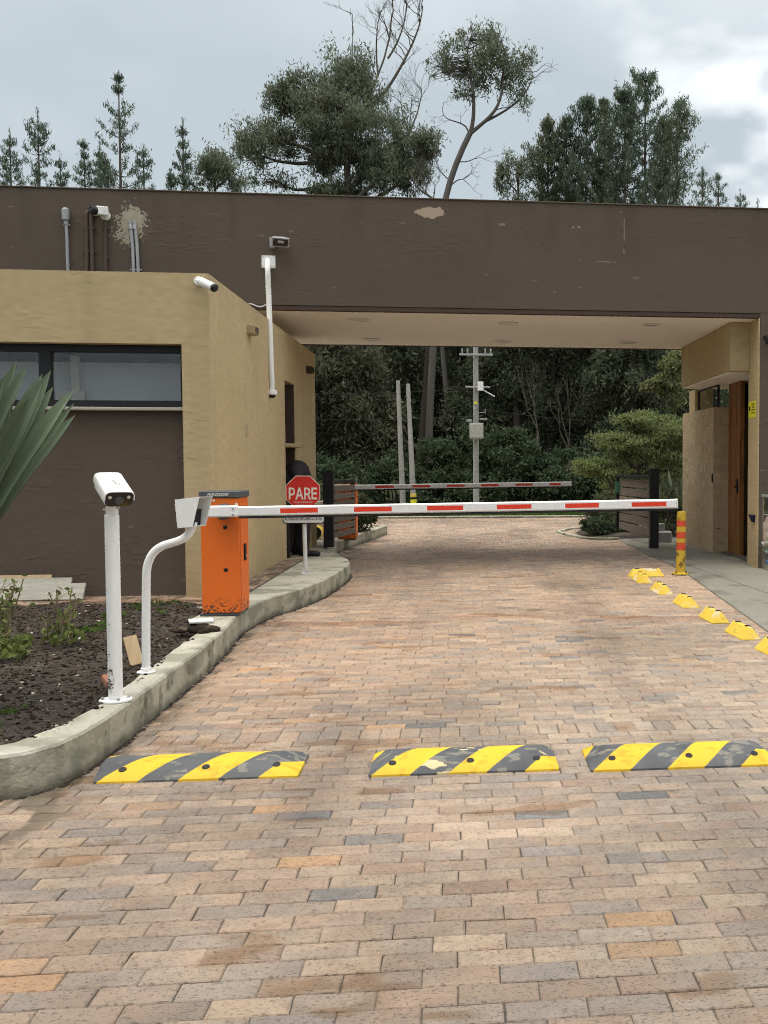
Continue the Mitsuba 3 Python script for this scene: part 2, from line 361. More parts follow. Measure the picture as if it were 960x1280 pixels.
# ------------------------------------------------------------------ mesh helpers
class MB:
    """collects vertices, faces and uv of one mesh"""
    def __init__(s):
        s.v, s.f, s.uv, s.n = [], [], [], 0

    def add(s, v, f, uv=None):
        v = np.asarray(v, float); f = np.asarray(f, int)
        if f.shape[1] == 4:
            f = np.vstack([f[:, [0, 1, 2]], f[:, [0, 2, 3]]])
        s.v.append(v); s.f.append(f + s.n); s.n += len(v)
        s.uv.append(np.broadcast_to(np.zeros(2) if uv is None else np.asarray(uv, float), (len(v), 2)))
        return s

    def mesh(s, m, uv=None):
        if hasattr(m, 'to_mesh'):
            q = m.to_mesh(); return s.add(q.vert_properties[:, :3], q.tri_verts, uv)
        if isinstance(m, MB):
            return s.add(*m.arrays()[:2], m.arrays()[2] if uv is None else uv)
        return s.add(m.vertices, m.faces, uv)

    def arrays(s):
        return np.vstack(s.v), np.vstack(s.f), np.vstack(s.uv)


def numbered(name, parent=None):
    full = lambda n: (parent + '__' if parent else '') + n
    k, i = full(name), 0
    used = lambda q: q in labels or q in scene or any(x.startswith(q + '__') for x in ())
    while used(k):
        i += 1; k = full('%s_%03d' % (name, i))
    return k


def put(name, mesh, bsdf, parent=None, smooth=False, uv=False):
    key = numbered(name, parent)
    if isinstance(mesh, MB):
        v, f, t = mesh.arrays()
        scene[key] = mikit.ply((v, f), bsdf, smooth=smooth if not (uv and smooth not in (True, False)) else True, uv=t if uv else None)
    else:
        scene[key] = mikit.ply(mesh, bsdf, smooth=smooth)
    return key


def thing(name, label, cat, group=None):
    key = numbered(name)
    labels[key] = {'label': label, 'category': cat}
    if group:
        labels[key]['group'] = group
    return key


def one(name, mesh, bsdf, label, cat, group=None, smooth=False, uv=False):
    key = put(name, mesh, bsdf, None, smooth, uv)
    labels[key] = {'label': label, 'category': cat}
    if group:
        labels[key]['group'] = group
    return key


def struct(name, mesh, bsdf, label=None, smooth=False, uv=False):
    key = put(name, mesh, bsdf, None, smooth, uv)
    labels[key] = {'kind': 'structure'}
    if label:
        labels[key]['label'] = label
    return key


def cbox(c, s, b=0.004, rot=None):
    """chamfered box, centre c, size s; rot = 3x3"""
    h = np.asarray(s, float) / 2
    b = min(b, h.min() * 0.6)
    P = []
    for sx in (-1, 1):
        for sy in (-1, 1):
            for sz in (-1, 1):
                q = np.array([sx, sy, sz]) * h
                for k in range(3):
                    w = q - np.array([sx, sy, sz]) * b; w[k] = q[k]
                    P.append(w)
    P = np.array(P)
    if rot is not None:
        P = P @ np.asarray(rot).T
    m = trimesh.convex.convex_hull(P + np.asarray(c, float))
    return m


def box2(x0, x1, y0, y1, z0, z1, b=0.004):
    return cbox(((x0 + x1) / 2, (y0 + y1) / 2, (z0 + z1) / 2), (x1 - x0, y1 - y0, z1 - z0), b)


def hull(P):
    return trimesh.convex.convex_hull(np.asarray(P, float))


def frames(path):
    path = np.asarray(path, float)
    t = np.gradient(path, axis=0); t /= np.linalg.norm(t, axis=1, keepdims=True) + 1e-12
    a = np.array([1.0, 0, 0]) if abs(t[0][0]) < 0.8 else np.array([0, 1.0, 0])
    N, B = [], []
    for k in t:
        a = a - k * (a @ k); a /= np.linalg.norm(a) + 1e-12
        N.append(a); B.append(np.cross(k, a))
    return path, np.array(N), np.array(B)


def tube(path, r, seg=10, cap=True):
    path, N, B = frames(path)
    r = np.broadcast_to(r, (len(path),)).astype(float)
    th = np.arange(seg) / seg * 2 * PI
    ring = path[:, None] + r[:, None, None] * (np.cos(th)[None, :, None] * N[:, None] + np.sin(th)[None, :, None] * B[:, None])
    V = ring.reshape(-1, 3)
    i = np.arange(len(path) - 1)[:, None] * seg; j = np.arange(seg)[None]
    j2 = (j + 1) % seg
    F = np.stack([i + j, i + j2, i + seg + j2, i + seg + j], -1).reshape(-1, 4)
    F = np.vstack([F[:, [0, 1, 2]], F[:, [0, 2, 3]]])
    if cap:
        n = len(V); V = np.vstack([V, path[0], path[-1]])
        jj = np.arange(seg); k2 = (jj + 1) % seg; e = (len(path) - 1) * seg
        F = np.vstack([F, np.stack([k2, jj, jj * 0 + n], 1), np.stack([jj + e, k2 + e, jj * 0 + n + 1], 1)])
    return trimesh.Trimesh(V, F, process=False)


def cyl(p0, p1, r0, r1=None, seg=20):
    return tube([p0, p1], [r0, r0 if r1 is None else r1], seg)


def rod(p0, p1, r, b=0.004, seg=20):
    """cylinder with chamfered rims"""
    p0, p1 = np.asarray(p0, float), np.asarray(p1, float)
    d = (p1 - p0) / np.linalg.norm(p1 - p0)
    path = [p0, p0 + d * 1e-5, p0 + d * b, p1 - d * b, p1 - d * 1e-5, p1]
    th = np.arange(seg) / seg * 2 * PI
    a = np.array([1.0, 0, 0]) if abs(d[0]) < 0.8 else np.array([0, 1.0, 0])
    N = a - d * (a @ d); N /= np.linalg.norm(N); B = np.cross(d, N)
    P = []
    for q, rr in ((p0, r - b), (p0 + d * b, r), (p1 - d * b, r), (p1, r - b)):
        P.append(q + rr * (np.cos(th)[:, None] * N + np.sin(th)[:, None] * B))
    return hull(np.vstack(P))


def spline(P, n=24):
    from scipy.interpolate import CubicSpline
    P = np.asarray(P, float)
    s = np.r_[0, np.cumsum(np.linalg.norm(np.diff(P, axis=0), axis=1))]
    return CubicSpline(s, P)(np.linspace(0, s[-1], n))


def miter(poly, d):
    """inset of a counter-clockwise ring, vertex by vertex"""
    P = np.asarray(poly, float); a = np.roll(P, 1, 0); c = np.roll(P, -1, 0)
    e1 = P - a; e2 = c - P
    n1 = np.stack([-e1[:, 1], e1[:, 0]], 1); n1 /= np.linalg.norm(n1, axis=1, keepdims=True)
    n2 = np.stack([-e2[:, 1], e2[:, 0]], 1); n2 /= np.linalg.norm(n2, axis=1, keepdims=True)
    m = n1 + n2; m /= np.maximum((m * n1).sum(1, keepdims=True), 0.35) * 1.0
    return P + m * d


def slab(poly, z0, z1, b=0.012):
    P = np.asarray(poly, float)
    if shapely.geometry.polygon.LinearRing(P).is_ccw is False:
        P = P[::-1]
    I = miter(P, b); n = len(P)
    tv, tf = trimesh.creation.triangulate_polygon(Polygon(I), engine='earcut')
    V = np.vstack([np.c_[P, np.full(n, z0)], np.c_[P, np.full(n, z1 - b)], np.c_[I, np.full(n, z1)], np.c_[tv, np.full(len(tv), z1)]])
    j = np.arange(n); k = (j + 1) % n
    F = []
    for a in (0, n):
        F += [np.stack([a + j, a + k, a + n + k], 1), np.stack([a + j, a + n + k, a + n + j], 1)]
    tf = np.asarray(tf)
    q = tv[tf]; area = (q[:, 1, 0] - q[:, 0, 0]) * (q[:, 2, 1] - q[:, 0, 1]) - (q[:, 1, 1] - q[:, 0, 1]) * (q[:, 2, 0] - q[:, 0, 0])
    tf = np.where((area < 0)[:, None], tf[:, ::-1], tf)
    F.append(tf + 3 * n)
    return trimesh.Trimesh(V, np.vstack(F), process=False)


def prism(poly, z0, z1):
    m = trimesh.creation.extrude_polygon(Polygon(poly), z1 - z0, engine='earcut')
    m.apply_translation([0, 0, z0])
    return m


def rotz(a):
    c, s = math.cos(a), math.sin(a)
    return np.array([[c, -s, 0], [s, c, 0], [0, 0, 1.0]])


def rotx(a):
    c, s = math.cos(a), math.sin(a)
    return np.array([[1.0, 0, 0], [0, c, -s], [0, s, c]])


def roty(a):
    c, s = math.cos(a), math.sin(a)
    return np.array([[c, 0, s], [0, 1.0, 0], [-s, 0, c]])


def xf(m, R=np.eye(3), t=(0, 0, 0)):
    m = m.copy() if isinstance(m, trimesh.Trimesh) else m
    m.vertices = m.vertices @ np.asarray(R).T + np.asarray(t)
    return m


def cat(*ms):
    return trimesh.util.concatenate([trimesh.Trimesh(m.vertices, m.faces, process=False) for m in ms])


def text(s, h, depth=0.002, bold=True, width=None, center=True):
    """lettering in the xz plane facing -y, centred on the origin"""
    m = meshkit.text_mesh(s, h, depth, bold)
    lo, hi = m.bounds
    if width:
        m.vertices[:, 0] *= width / (hi[0] - lo[0])
    if center:
        m.vertices[:, 0] -= m.bounds[:, 0].mean()
    m.vertices[:, 1] -= m.bounds[:, 1].mean()
    return xf(m, np.array([[1, 0, 0], [0, 0, -1.0], [0, 1, 0]]))     # x right, y->z, depth towards -y


def wall_y(x0, x1, z0, z1, y0, y1, holes=(), step=None):
    """wall slab facing -y with rectangular holes (x0,x1,z0,z1)"""
    P = shapely.box(x0, z0, x1, z1)
    for h in holes:
        P = P.difference(shapely.box(h[0], h[2], h[1], h[3]))
    parts = list(getattr(P, 'geoms', [P]))
    ms = []
    for g in parts:
        m = trimesh.creation.extrude_polygon(g, y1 - y0, engine='earcut')
        ms.append(xf(m, np.array([[1, 0, 0], [0, 0, -1.0], [0, 1, 0]]), (0, y1, 0)))
    return cat(*ms)


def wall_x(y0, y1, z0, z1, x0, x1, holes=()):
    m = wall_y(y0, y1, z0, z1, x0, x1, holes)
    m.vertices = m.vertices[:, [1, 0, 2]]
    m.faces = m.faces[:, ::-1]
    return m


# ------------------------------------------------------------------ leaves, branches, trees
def leaves(mb, P, L, W, rng, droop=0.0, spread=1.0, fold=True):
    n = len(P)
    a = rng.normal(size=(n, 3)) * spread + np.array([0, 0, -droop])
    a /= np.linalg.norm(a, axis=1, keepdims=True)
    b = np.cross(a, rng.normal(size=(n, 3))); b /= np.linalg.norm(b, axis=1, keepdims=True)
    k = rng.uniform(0.65, 1.3, (n, 1))
    l, w = a * L * k, b * W * k
    V = np.stack([P - l * 0.5, P + w * 0.5 - l * 0.05, P + l * 0.5, P - w * 0.5 - l * 0.05], 1).reshape(-1, 3)
    i = np.arange(n)[:, None] * 4
    F = np.vstack([i + [0, 1, 2], i + [0, 2, 3]])
    uv = np.repeat(rng.uniform(size=(n, 2)), 4, 0)
    mb.add(V, F, uv)


def clumps(c, r, m, n, rng, sub=0.30, shell=0.35):
    """n points in m sub-clumps that fill the outer part of an ellipsoid; returns points and clump centres"""
    c, r = np.asarray(c, float), np.asarray(r, float) * np.ones(3)
    d = rng.normal(size=(m, 3)); d /= np.linalg.norm(d, axis=1, keepdims=True)
    C = c + d * r * (shell + (1 - shell) * rng.uniform(size=(m, 1)) ** 0.6) * 0.86
    w = rng.dirichlet(np.ones(m) * 3)
    idx = rng.choice(m, n, p=w)
    P = C[idx] + rng.normal(size=(n, 3)) * r * sub * 0.55 * rng.uniform(0.5, 1.2, (m, 1))[idx]
    if c[2] > 9:                      # ragged gaps in the crowns against the sky
        keep = meshkit.fbm(P * np.array([2.6, 2.6, 1.3]), 3, 7) + 0.10 * rng.normal(size=len(P)) > 0.47
        P = P[keep]
    return P, C


def limb(mb, p0, p1, r0, r1, rng, bend=0.12, seg=6, n=7, sag=0.0):
    p0, p1 = np.asarray(p0, float), np.asarray(p1, float)
    L = np.linalg.norm(p1 - p0); t = np.linspace(0, 1, n)[:, None]
    o1, o2 = rng.normal(size=(2, 3)) * bend * L * 0.5
    P = p0 + (p1 - p0) * t + o1 * np.sin(t * PI) + o2 * 0.5 * np.sin(t * 2 * PI) + np.array([0, 0, -sag * L]) * np.sin(t * PI)
    m = tube(P, np.linspace(r0, r1, n), seg, cap=False)
    mb.mesh(m)
    return P


def twigs(mb, base, C, r, rng, seg=4):
    """thin branches from the nearest base points to clump centres"""
    base = np.asarray(base)
    for c in C:
        d = np.linalg.norm(base - c, axis=1)
        low = base[:, 2] < c[2] + 0.3
        d = np.where(low, d, d * 3)
        limb(mb, base[np.argmin(d)], c, r, r * 0.3, rng, 0.18, seg, 5)


def fork(mb, p, d, r, L, depth, rng, ends, spread=0.45, up=0.15, seg=5, ratio=0.74):
    d = d / np.linalg.norm(d)
    q = p + d * L + rng.normal(size=3) * 0.03 * L
    limb(mb, p, q, r, r * 0.68, rng, 0.10, seg, 5)
    if depth == 0:
        ends.append(q); return
    for k in range(rng.integers(2, 4)):
        e = d + rng.normal(size=3) * spread + np.array([0, 0, up])
        fork(mb, q, e, r * rng.uniform(0.5, 0.7), L * ratio * rng.uniform(0.75, 1.15), depth - 1, rng, ends, spread, up, max(3, seg - 1), ratio)


def conifer(name, x, y, top, width, label, group, rng, bare=0.0, tufts=1.0, m='m_pine', z0=0.0, vis=8.5):
    t = thing(name, label, 'tree', group)
    tr, lf = MB(), MB()
    H = top - z0
    tr.mesh(tube([(x, y, z0), (x, y, z0 + H * .5), (x, y, top - .6), (x, y, top)], [.15, .09, .022, .008], 7, cap=False))
    z = z0 + 2.0
    while z < top - 0.2:
        f = (top - z) / 7.5
        rad = width * (0.06 + 0.94 * min(1, f) ** 0.80) * rng.uniform(0.6, 1.2)
        nb = rng.integers(4, 7)
        if rng.uniform() > bare:
            a0 = rng.uniform(0, 2 * PI)
            for k in range(nb):
                a = a0 + k * 2 * PI / nb + rng.normal() * 0.25
                R = rad * rng.uniform(0.5, 1.2)
                e = np.array([math.cos(a), math.sin(a), 0]) * R + np.array([x, y, z + 0.50 * R + 0.06])
                s = np.array([x, y, z])
                if z > vis - 2:
                    limb(tr, s, e, 0.018, 0.006, rng, 0.08, 3, 4, sag=0.14)
                n = int((46 if z > vis - 1 else 10) * tufts * (0.4 + R / width))
                q = rng.uniform(0.12 if tufts > 1.5 else 0.40, 1.06, (n, 1)) ** 0.70
                P = s + (e - s) * q - np.array([0, 0, 0.14 * R]) * np.sin(q * PI) + rng.normal(size=(n, 3)) * np.array([0.06, 0.06, 0.075]) + np.array([0, 0, 0.04])
                leaves(lf, P, 0.17, 0.034, rng, droop=-1.6, spread=0.8)
        z += rng.uniform(0.28, 0.52) * (0.7 + 0.5 * min(1, f)) * (1.0 if tufts > 1.5 else 1.35)
    n = 46
    P = np.array([x, y, top]) + np.stack([rng.normal(size=n) * 0.035, rng.normal(size=n) * 0.035, -rng.uniform(-0.15, 0.7, n)], 1)
    leaves(lf, P, 0.15, 0.03, rng, droop=-2.2)
    put('trunk', tr, 'm_bark', t, smooth=True)
    put('crown', lf, m, t, uv=True)
    return t


def lobed_tree(name, label, trunk, lobes, leaf, rng, leafmat='m_euc', barkmat='m_bark', r0=0.25, leafsize=(0.22, 0.07), dens=1.0, droop=0.9, cat='tree', group=None, sub=0.28, twig=0.02, nclump=30):
    """trunk: polyline; lobes: (centre, radii, leaf count)"""
    t = thing(name, label, cat, group)
    tr, lf = MB(), MB()
    tp = spline(trunk, 16) if len(trunk) > 2 else np.linspace(trunk[0], trunk[-1], 12)
    tr.mesh(tube(tp, np.linspace(r0, r0 * 0.25, len(tp)), 8, cap=False))
    for c, r, n in lobes:
        c = np.asarray(c, float); r = np.asarray(r, float) * np.ones(3)
        low = tp[tp[:, 2] < c[2] - 0.25 * r[2]]
        low = tp[:4] if len(low) == 0 else low
        d = np.linalg.norm(low - c, axis=1) + 0.55 * (c[2] - low[:, 2] < 0.6 * np.hypot(*(low - c)[:, :2].T))
        s = low[np.argmin(d)]
        P = limb(tr, s, c + np.array([0, 0, r[2] * 0.2]), r0 * 0.36, r0 * 0.08, rng, 0.10, 5, 8)
        pts, C = clumps(c, r, nclump, int(n * dens), rng, sub, 0.15)
        twigs(tr, P[2:], C, twig, rng)
        leaves(lf, pts, leafsize[0], leafsize[1], rng, droop)
    put('trunk', tr, barkmat, t, smooth=True)
    put('crown', lf, leafmat, t, uv=True)
    return t


# ================================================================== THE SETTING
# ground far around
struct('ground', trimesh.Trimesh([[-400, -400, -.06], [400, -400, -.06], [400, 600, -.06], [-400, 600, -.06]], [[0, 1, 2], [0, 2, 3]], process=False), 'm_ground')

# wooded slope behind the road
gx, gy = np.meshgrid(np.linspace(-90, 90, 91), np.linspace(29.6, 110, 61), indexing='ij')
hz = np.clip((gy - 31.5) * 0.16, 0, 9) + 0.5 * (meshkit.fbm(np.stack([gx * .15, gy * .15, gx * 0], -1), 3) - 0.5) * np.clip((gy - 30) / 3, 0, 1) - 0.02
i = np.arange(90)[:, None] * 61 + np.arange(60)[None]
struct('hillside', (np.stack([gx, gy, hz], -1).reshape(-1, 3), np.stack([i, i + 61, i + 62, i + 1], -1).reshape(-1, 4)), 'm_ground', smooth=True)

# ---- brick road
ROAD = Polygon([(-3.4, 1.2), (2.40, 1.2), (2.40, 5.0), (2.50, 8.3), (2.66, 10.6), (2.80, 12.8), (2.84, 14.1), (2.80, 16.3), (2.80, 19.0), (2.37, 19.02), (2.02, 21.1), (2.5, 22.6), (4.2, 23.4), (7.5, 24.0),
                (9, 27.3), (-8, 27.3), (-8, 22.5), (-1.4, 21.2), (-1.56, 19.5), (-1.75, 17.8), (-1.84, 16.5), (-1.70, 14.8), (-1.28, 13.1), (-1.27, 12.6), (-1.35, 11), (-1.52, 10), (-1.66, 9.6), (-1.71, 8.7),
                (-1.64, 7.8), (-1.60, 6.9), (-1.60, 5.4), (-1.62, 4.85), (-1.66, 4.62), (-1.8, 4.5), (-2.3, 4.3), (-3.4, 4.15)])
rb = np.array(ROAD.exterior.coords)
road = struct('road', prism(ROAD.exterior.coords[:-1], -0.05, -0.0065), 'm_joint', 'brick paved entrance road')
PITCH_Y, PITCH_X, GAP = 0.0985, 0.2045, 0.0021
RM = np.array([[math.cos(YAW), -math.sin(YAW)], [math.sin(YAW), math.cos(YAW)]])


def brick_mesh(x0, x1, y0, y1, rng, zj):
    c = 0.0035
    j = rng.normal(size=(4, 2)) * 0.0011
    B = np.array([[x0, y0], [x1, y0], [x1, y1], [x0, y1]]) + j
    cen = B.mean(0)
    I = B + np.sign(cen - B) * (c + np.abs(rng.normal(size=(4, 2))) * 0.0012)
    z = zj + rng.normal() * 0.0007 + rng.normal(size=4) * 0.0007
    V = np.vstack([np.c_[B, np.full(4, -0.03)], np.c_[B, z - c], np.c_[I, z]])
    F = []
    for a in (0, 4):
        for k in range(4):
            n = (k + 1) % 4
            F.append([a + k, a + n, a + 4 + n, a + 4 + k])
    F.append([8, 9, 10, 11])
    return V, np.array(F)


inside = shapely.prepared.prep(ROAD.buffer(0.10))
bricks = []
nrow = int((27.3 - 1.25) / PITCH_Y)
rowshift = 0.0
j = 0
brng = np.random.default_rng(21)
while j < nrow:
    y0 = 1.25 + j * PITCH_Y
    soldier = j == 41
    h = PITCH_Y * (2 if soldier else 1)
    px = PITCH_Y if soldier else PITCH_X
    off = (0.5 if (j % 2) else 0.0) * PITCH_X + brng.normal() * 0.012
    k0 = int(-8.2 / px)
    for k in range(k0, int(9.2 / px)):
        x0 = k * px + off
        cx_, cy_ = x0 + px / 2, y0 + h / 2
        if not inside.contains(Point(cx_, cy_)):
            continue
        r = brng.uniform()
        # firing batches: neighbouring bricks of one pallet look alike
        tone = meshkit.noise(np.array([cx_ * 0.8, cy_ * 0.8, 0.0]), 4)
        u = min(max(r * 0.80 + (tone - 0.35) * 0.30, 0), 0.998) if r < 0.90 else r
        zj = 0.0035 * (meshkit.noise(np.array([cx_ * 0.9, cy_ * 0.9, 3.0]), 9) - 0.5) - 0.001
        ga, gb = GAP / 2 + 0.0022 * brng.uniform() ** 3, GAP / 2 + 0.0020 * brng.uniform() ** 3
        V, F = brick_mesh(x0 + ga, x0 + px - ga, y0 + gb, y0 + h - gb, brng, zj)
        q = RM @ np.array([cx_, cy_])
        sx = 741 + 1346 * q[0] / q[1]; sy = 648 + 1346 * (1.334 / q[1] - 0.0495)
        size = (px * h) / q[1] ** 3 if (-20 < sx < 980 and sy < 1300) else 0
        bricks.append((size, V, F, (u, brng.uniform())))
    j += 2 if soldier else 1
bricks.sort(key=lambda b: -b[0])
for s_, V, F, uv in bricks[:300]:
    m = MB().add(V, F, uv)
    put('brick', m, 'm_brick', road, uv=True)
m = MB()
for s_, V, F, uv in bricks[300:]:
    m.add(V, F, uv)
k = put('brick_field', m, 'm_brick', road, uv=True)
labels[k] = {'kind': 'stuff'}

# ---- concrete apron to the right of the lane
APRON = [(2.20, 1.2), (2.27, 5.0), (2.43, 8.32), (2.58, 10.56), (2.73, 12.77), (2.78, 14.13), (2.74, 16.28), (2.78, 19.05), (3.4, 19.3), (9, 19.3), (9, 1.2)]
struct('pavement', slab(APRON, -0.06, 0.012, 0.006), 'm_apron', 'grey concrete apron beside the brick lane', smooth=20)

# ---- kerb and the raised platform in one pour
OUT = [(-6.5, 4.12), (-3.5, 4.17), (-2.55, 4.25), (-2.15, 4.34), (-1.90, 4.43), (-1.74, 4.53), (-1.665, 4.66), (-1.630, 4.85), (-1.615, 5.1), (-1.610, 5.42), (-1.620, 6.22), (-1.620, 6.95), (-1.655, 7.78), (-1.715, 8.55), (-1.725, 8.80),
       (-1.70, 9.30), (-1.65, 9.70), (-1.53, 10.10), (-1.44, 10.55), (-1.37, 11.05), (-1.325, 11.8), (-1.295, 12.6), (-1.31, 13.05), (-1.36, 13.40), (-1.47, 13.80), (-1.70, 14.85)]
BACK = [(-2.135, 14.85), (-2.135, 9.0), (-2.02, 8.95), (-2.02, 8.32), (-1.86, 8.22), (-1.815, 7.73), (-1.80, 7.09), (-1.77, 6.28), (-1.755, 5.84), (-1.745, 5.33), (-1.775, 5.0), (-1.86, 4.70), (-2.0, 4.58), (-2.25, 4.47), (-2.6, 4.39), (-3.5, 4.32), (-6.5, 4.28)]


def dense(L, d=0.12):
    out = []
    for a, b in zip(L[:-1], L[1:]):
        a, b = np.array(a), np.array(b); n = max(1, int(np.linalg.norm(b - a) / d))
        out += [a + (b - a) * t for t in np.arange(n) / n]
    return out + [np.array(L[-1])]


KP = np.array(dense(OUT)[:-1] + dense(BACK))
w = meshkit.noise(np.c_[KP * 9, KP[:, :1] * 0], 3) - 0.5
KP = KP + w[:, None] * 0.012
kerb = slab(KP, -0.05, 0.18, 0.011)
struct('kerb', kerb, 'm_concrete', 'mossy grey concrete kerb widening into a raised platform', smooth=25)
# grit and dirt along the foot of the kerb
m = MB()
drng = np.random.default_rng(5)
OD = np.array(dense(OUT[4:], 0.018))
for a in OD:
    if drng.uniform() < 0.85:
        s = drng.uniform(0.005, 0.013)
        ic = trimesh.creation.icosphere(0, 1.0)
        v = ic.vertices * np.array([s * 1.3, s * 1.8, s * 0.32]) * drng.uniform(0.7, 1.3, (12, 1)) + np.array([a[0] + drng.uniform(0.0, 0.02), a[1], 0.0])
        m.add(v, ic.faces)
k = put('kerb_dirt', m, 'm_soil'); labels[k] = {'label': 'dark grit gathered along the foot of the kerb', 'category': 'dirt', 'kind': 'stuff'}

# raised pavement and second kerb of separate blocks by the left gate
struct('pavement', slab([(-1.75, 14.86), (-1.93, 16.6), (-1.87, 17.84), (-1.69, 19.5), (-1.52, 20.9), (-1.9, 21.25), (-7, 21.6), (-7, 16.48), (-2.135, 16.48), (-2.135, 14.86)], -0.05, 0.15, 0.01), 'm_concrete', 'grey pavement behind the blocks of the second kerb', smooth=25)
kb = numbered('kerb'); labels[kb] = {'kind': 'structure', 'label': 'second kerb made of separate grey concrete blocks'}
KB = np.array([(-1.70, 14.88), (-1.79, 15.75), (-1.86, 16.58), (-1.83, 17.2), (-1.77, 17.86), (-1.68, 18.7), (-1.575, 19.52), (-1.49, 20.3), (-1.41, 21.07)])
for a, b in zip(KB[:-1], KB[1:]):
    d = b - a; L = np.linalg.norm(d); ang = math.atan2(d[1], d[0])
    c = (a + b) / 2 + np.array([-d[1], d[0]]) / L * 0.055
    put('block', cbox((c[0], c[1], 0.06 + drng.uniform(-.003, .003)), (L - 0.012, 0.11, 0.22), 0.008, rotz(ang)), 'm_concrete', kb)

# low pale kerb that sweeps round the right-hand bed, and the far edge of the road
P = spline([(1.92, 21.3, 0), (1.98, 20.5, 0), (2.15, 19.6, 0), (2.37, 19.1, 0), (2.62, 19.02, 0), (2.80, 19.07, 0)], 22)
struct('kerb', tube(np.vstack([[2.9, 22.8, 0.0], [2.25, 22.2, 0.0], P]), 0.045, 8), 'm_concrete', 'low pale kerb sweeping round the right hand planting bed', smooth=40)
struct('kerb', box2(-9, 10, 27.25, 27.45, -0.05, 0.05, 0.01), 'm_concrete', 'far pale kerb in front of the grass verge')
struct('verge', slab([(-14, 27.46), (14, 27.46), (14, 30.2), (-14, 30.2)], -0.05, 0.025, 0.01), 'm_ground')
m = MB()
g = np.random.default_rng(12)
P = np.c_[g.uniform(-7, 8, 16000), 27.5 + g.uniform(0, 1, 16000) ** 1.3 * 2.5, np.full(16000, 0.06)]
leaves(m, P, 0.11, 0.025, g, droop=-1.0)
k = put('grass', m, 'm_grass', uv=True); labels[k] = {'label': 'strip of short green grass across the far side of the road', 'category': 'grass', 'kind': 'stuff'}

# right-hand bed behind the gate
gx, gy = np.meshgrid(np.linspace(1.9, 9, 40), np.linspace(19.0, 26, 40), indexing='ij')
bedin = np.clip(np.minimum(np.minimum((gx - 2.05 - 0.22 * np.abs(gy - 20.4)) * 1.5, (gy - 19.15) * 1.5), (22.7 + (gx - 2.2) * 0.55 - gy) * 1.2), -0.6, 1)
bedz = -0.02 + bedin * (0.04 + 0.07 * meshkit.fbm(np.stack([gx, gy, gx * 0], -1), 3))
i = np.arange(39)[:, None] * 40 + np.arange(39)[None]
struct('planting_bed', (np.stack([gx, gy, bedz], -1).reshape(-1, 3), np.stack([i, i + 40, i + 41, i + 1], -1).reshape(-1, 4)), 'm_soil', smooth=True)

# ---- planting bed on the left, with clods
BED = Polygon([(-6.5, 4.25), (-3.5, 4.30), (-2.6, 4.37), (-2.2, 4.47), (-1.95, 4.62), (-1.83, 4.76), (-1.76, 5.0), (-1.735, 5.33), (-1.745, 5.84), (-1.76, 6.28), (-1.79, 7.09), (-1.805, 7.73), (-1.85, 8.24), (-2.01, 8.33), (-2.01, 9.10), (-6.5, 9.10)])
nx, ny = 150, 160
gx, gy = np.meshgrid(np.linspace(-6.5, -1.70, nx), np.linspace(4.2, 9.14, ny), indexing='ij')


def bed_height(x, y):
    edge = np.clip((-1.78 - x) / 0.5, 0, 1)
    front = np.clip((y - 4.55 + 0.25 * (x + 1.8)) / 0.5, 0, 1)
    p = np.stack([x, y, x * 0], -1)
    return 0.125 + 0.075 * edge * front * (0.4 + 1.2 * meshkit.fbm(p * 1.6, 3, 2)) + 0.055 * (meshkit.fbm(p * 6, 4, 5) - 0.45) * (0.4 + 0.6 * edge * front)


gz = bed_height(gx, gy)
V = np.stack([gx, gy, gz], -1).reshape(-1, 3)
i = np.arange(nx - 1)[:, None] * ny + np.arange(ny - 1)[None]
F = np.stack([i, i + ny, i + ny + 1, i + 1], -1).reshape(-1, 4)
cen = V[F].mean(1)
F = F[shapely.contains_xy(BED.buffer(0.05), cen[:, 0], cen[:, 1])]
struct('planting_bed', (V, F), 'm_soil', 'dark soil bed beside the kerb', smooth=True)
m = MB()
g = np.random.default_rng(3)
n = 34000
P = np.c_[g.uniform(-4.2, -1.74, n), g.uniform(4.5, 9.1, n)]
P = P[shapely.contains_xy(BED, P[:, 0], P[:, 1])]
kp = np.array(dense(BACK[4:], 0.01)); kp = kp[g.integers(0, len(kp), 900)] + np.abs(g.normal(size=(900, 2))) * [0.022, 0.0]
P = np.vstack([P, kp[meshkit.noise(np.c_[kp * 5, kp[:, :1] * 0], 12) > 0.5]])
ic = trimesh.creation.icosphere(0, 1.0)
for p in P:
    s = 0.0022 + 0.010 * g.uniform() ** 6
    R = rotz(g.uniform(0, 6)) @ rotx(g.uniform(-.5, .5))
    v = (ic.vertices * g.uniform(0.6, 1.3, (12, 1)) * np.array([s * 1.6, s, s * 0.7])) @ R.T
    m.add(v + np.array([p[0], p[1], max(bed_height(p[:1], p[1:])[0], 0.18 if not BED.contains(Point(p)) else 0) + s * 0.3]), ic.faces, g.uniform(size=2))
k = put('soil_clods', m, 'm_chip', uv=True); labels[k] = {'label': 'crumbs of soil, bark and small pale stones in the bed', 'category': 'soil', 'kind': 'stuff'}
m = MB()
P = np.c_[g.uniform(-2.6, -1.9, 1500), g.uniform(7.6, 9.0, 1500)]
P = P[meshkit.noise(np.c_[P * 4, P[:, :1] * 0], 6) > 0.84]
leaves(m, np.c_[P, bed_height(P[:, 0], P[:, 1]) + 0.015], 0.05, 0.014, g, droop=-0.6)
P = np.c_[g.uniform(-2.7, -2.05, 900), g.uniform(4.9, 5.8, 900)]
P = P[meshkit.noise(np.c_[P * 4, P[:, :1] * 0], 8) > 0.70]
leaves(m, np.c_[P, bed_height(P[:, 0], P[:, 1]) + 0.012], 0.04, 0.010, g, droop=-0.5)
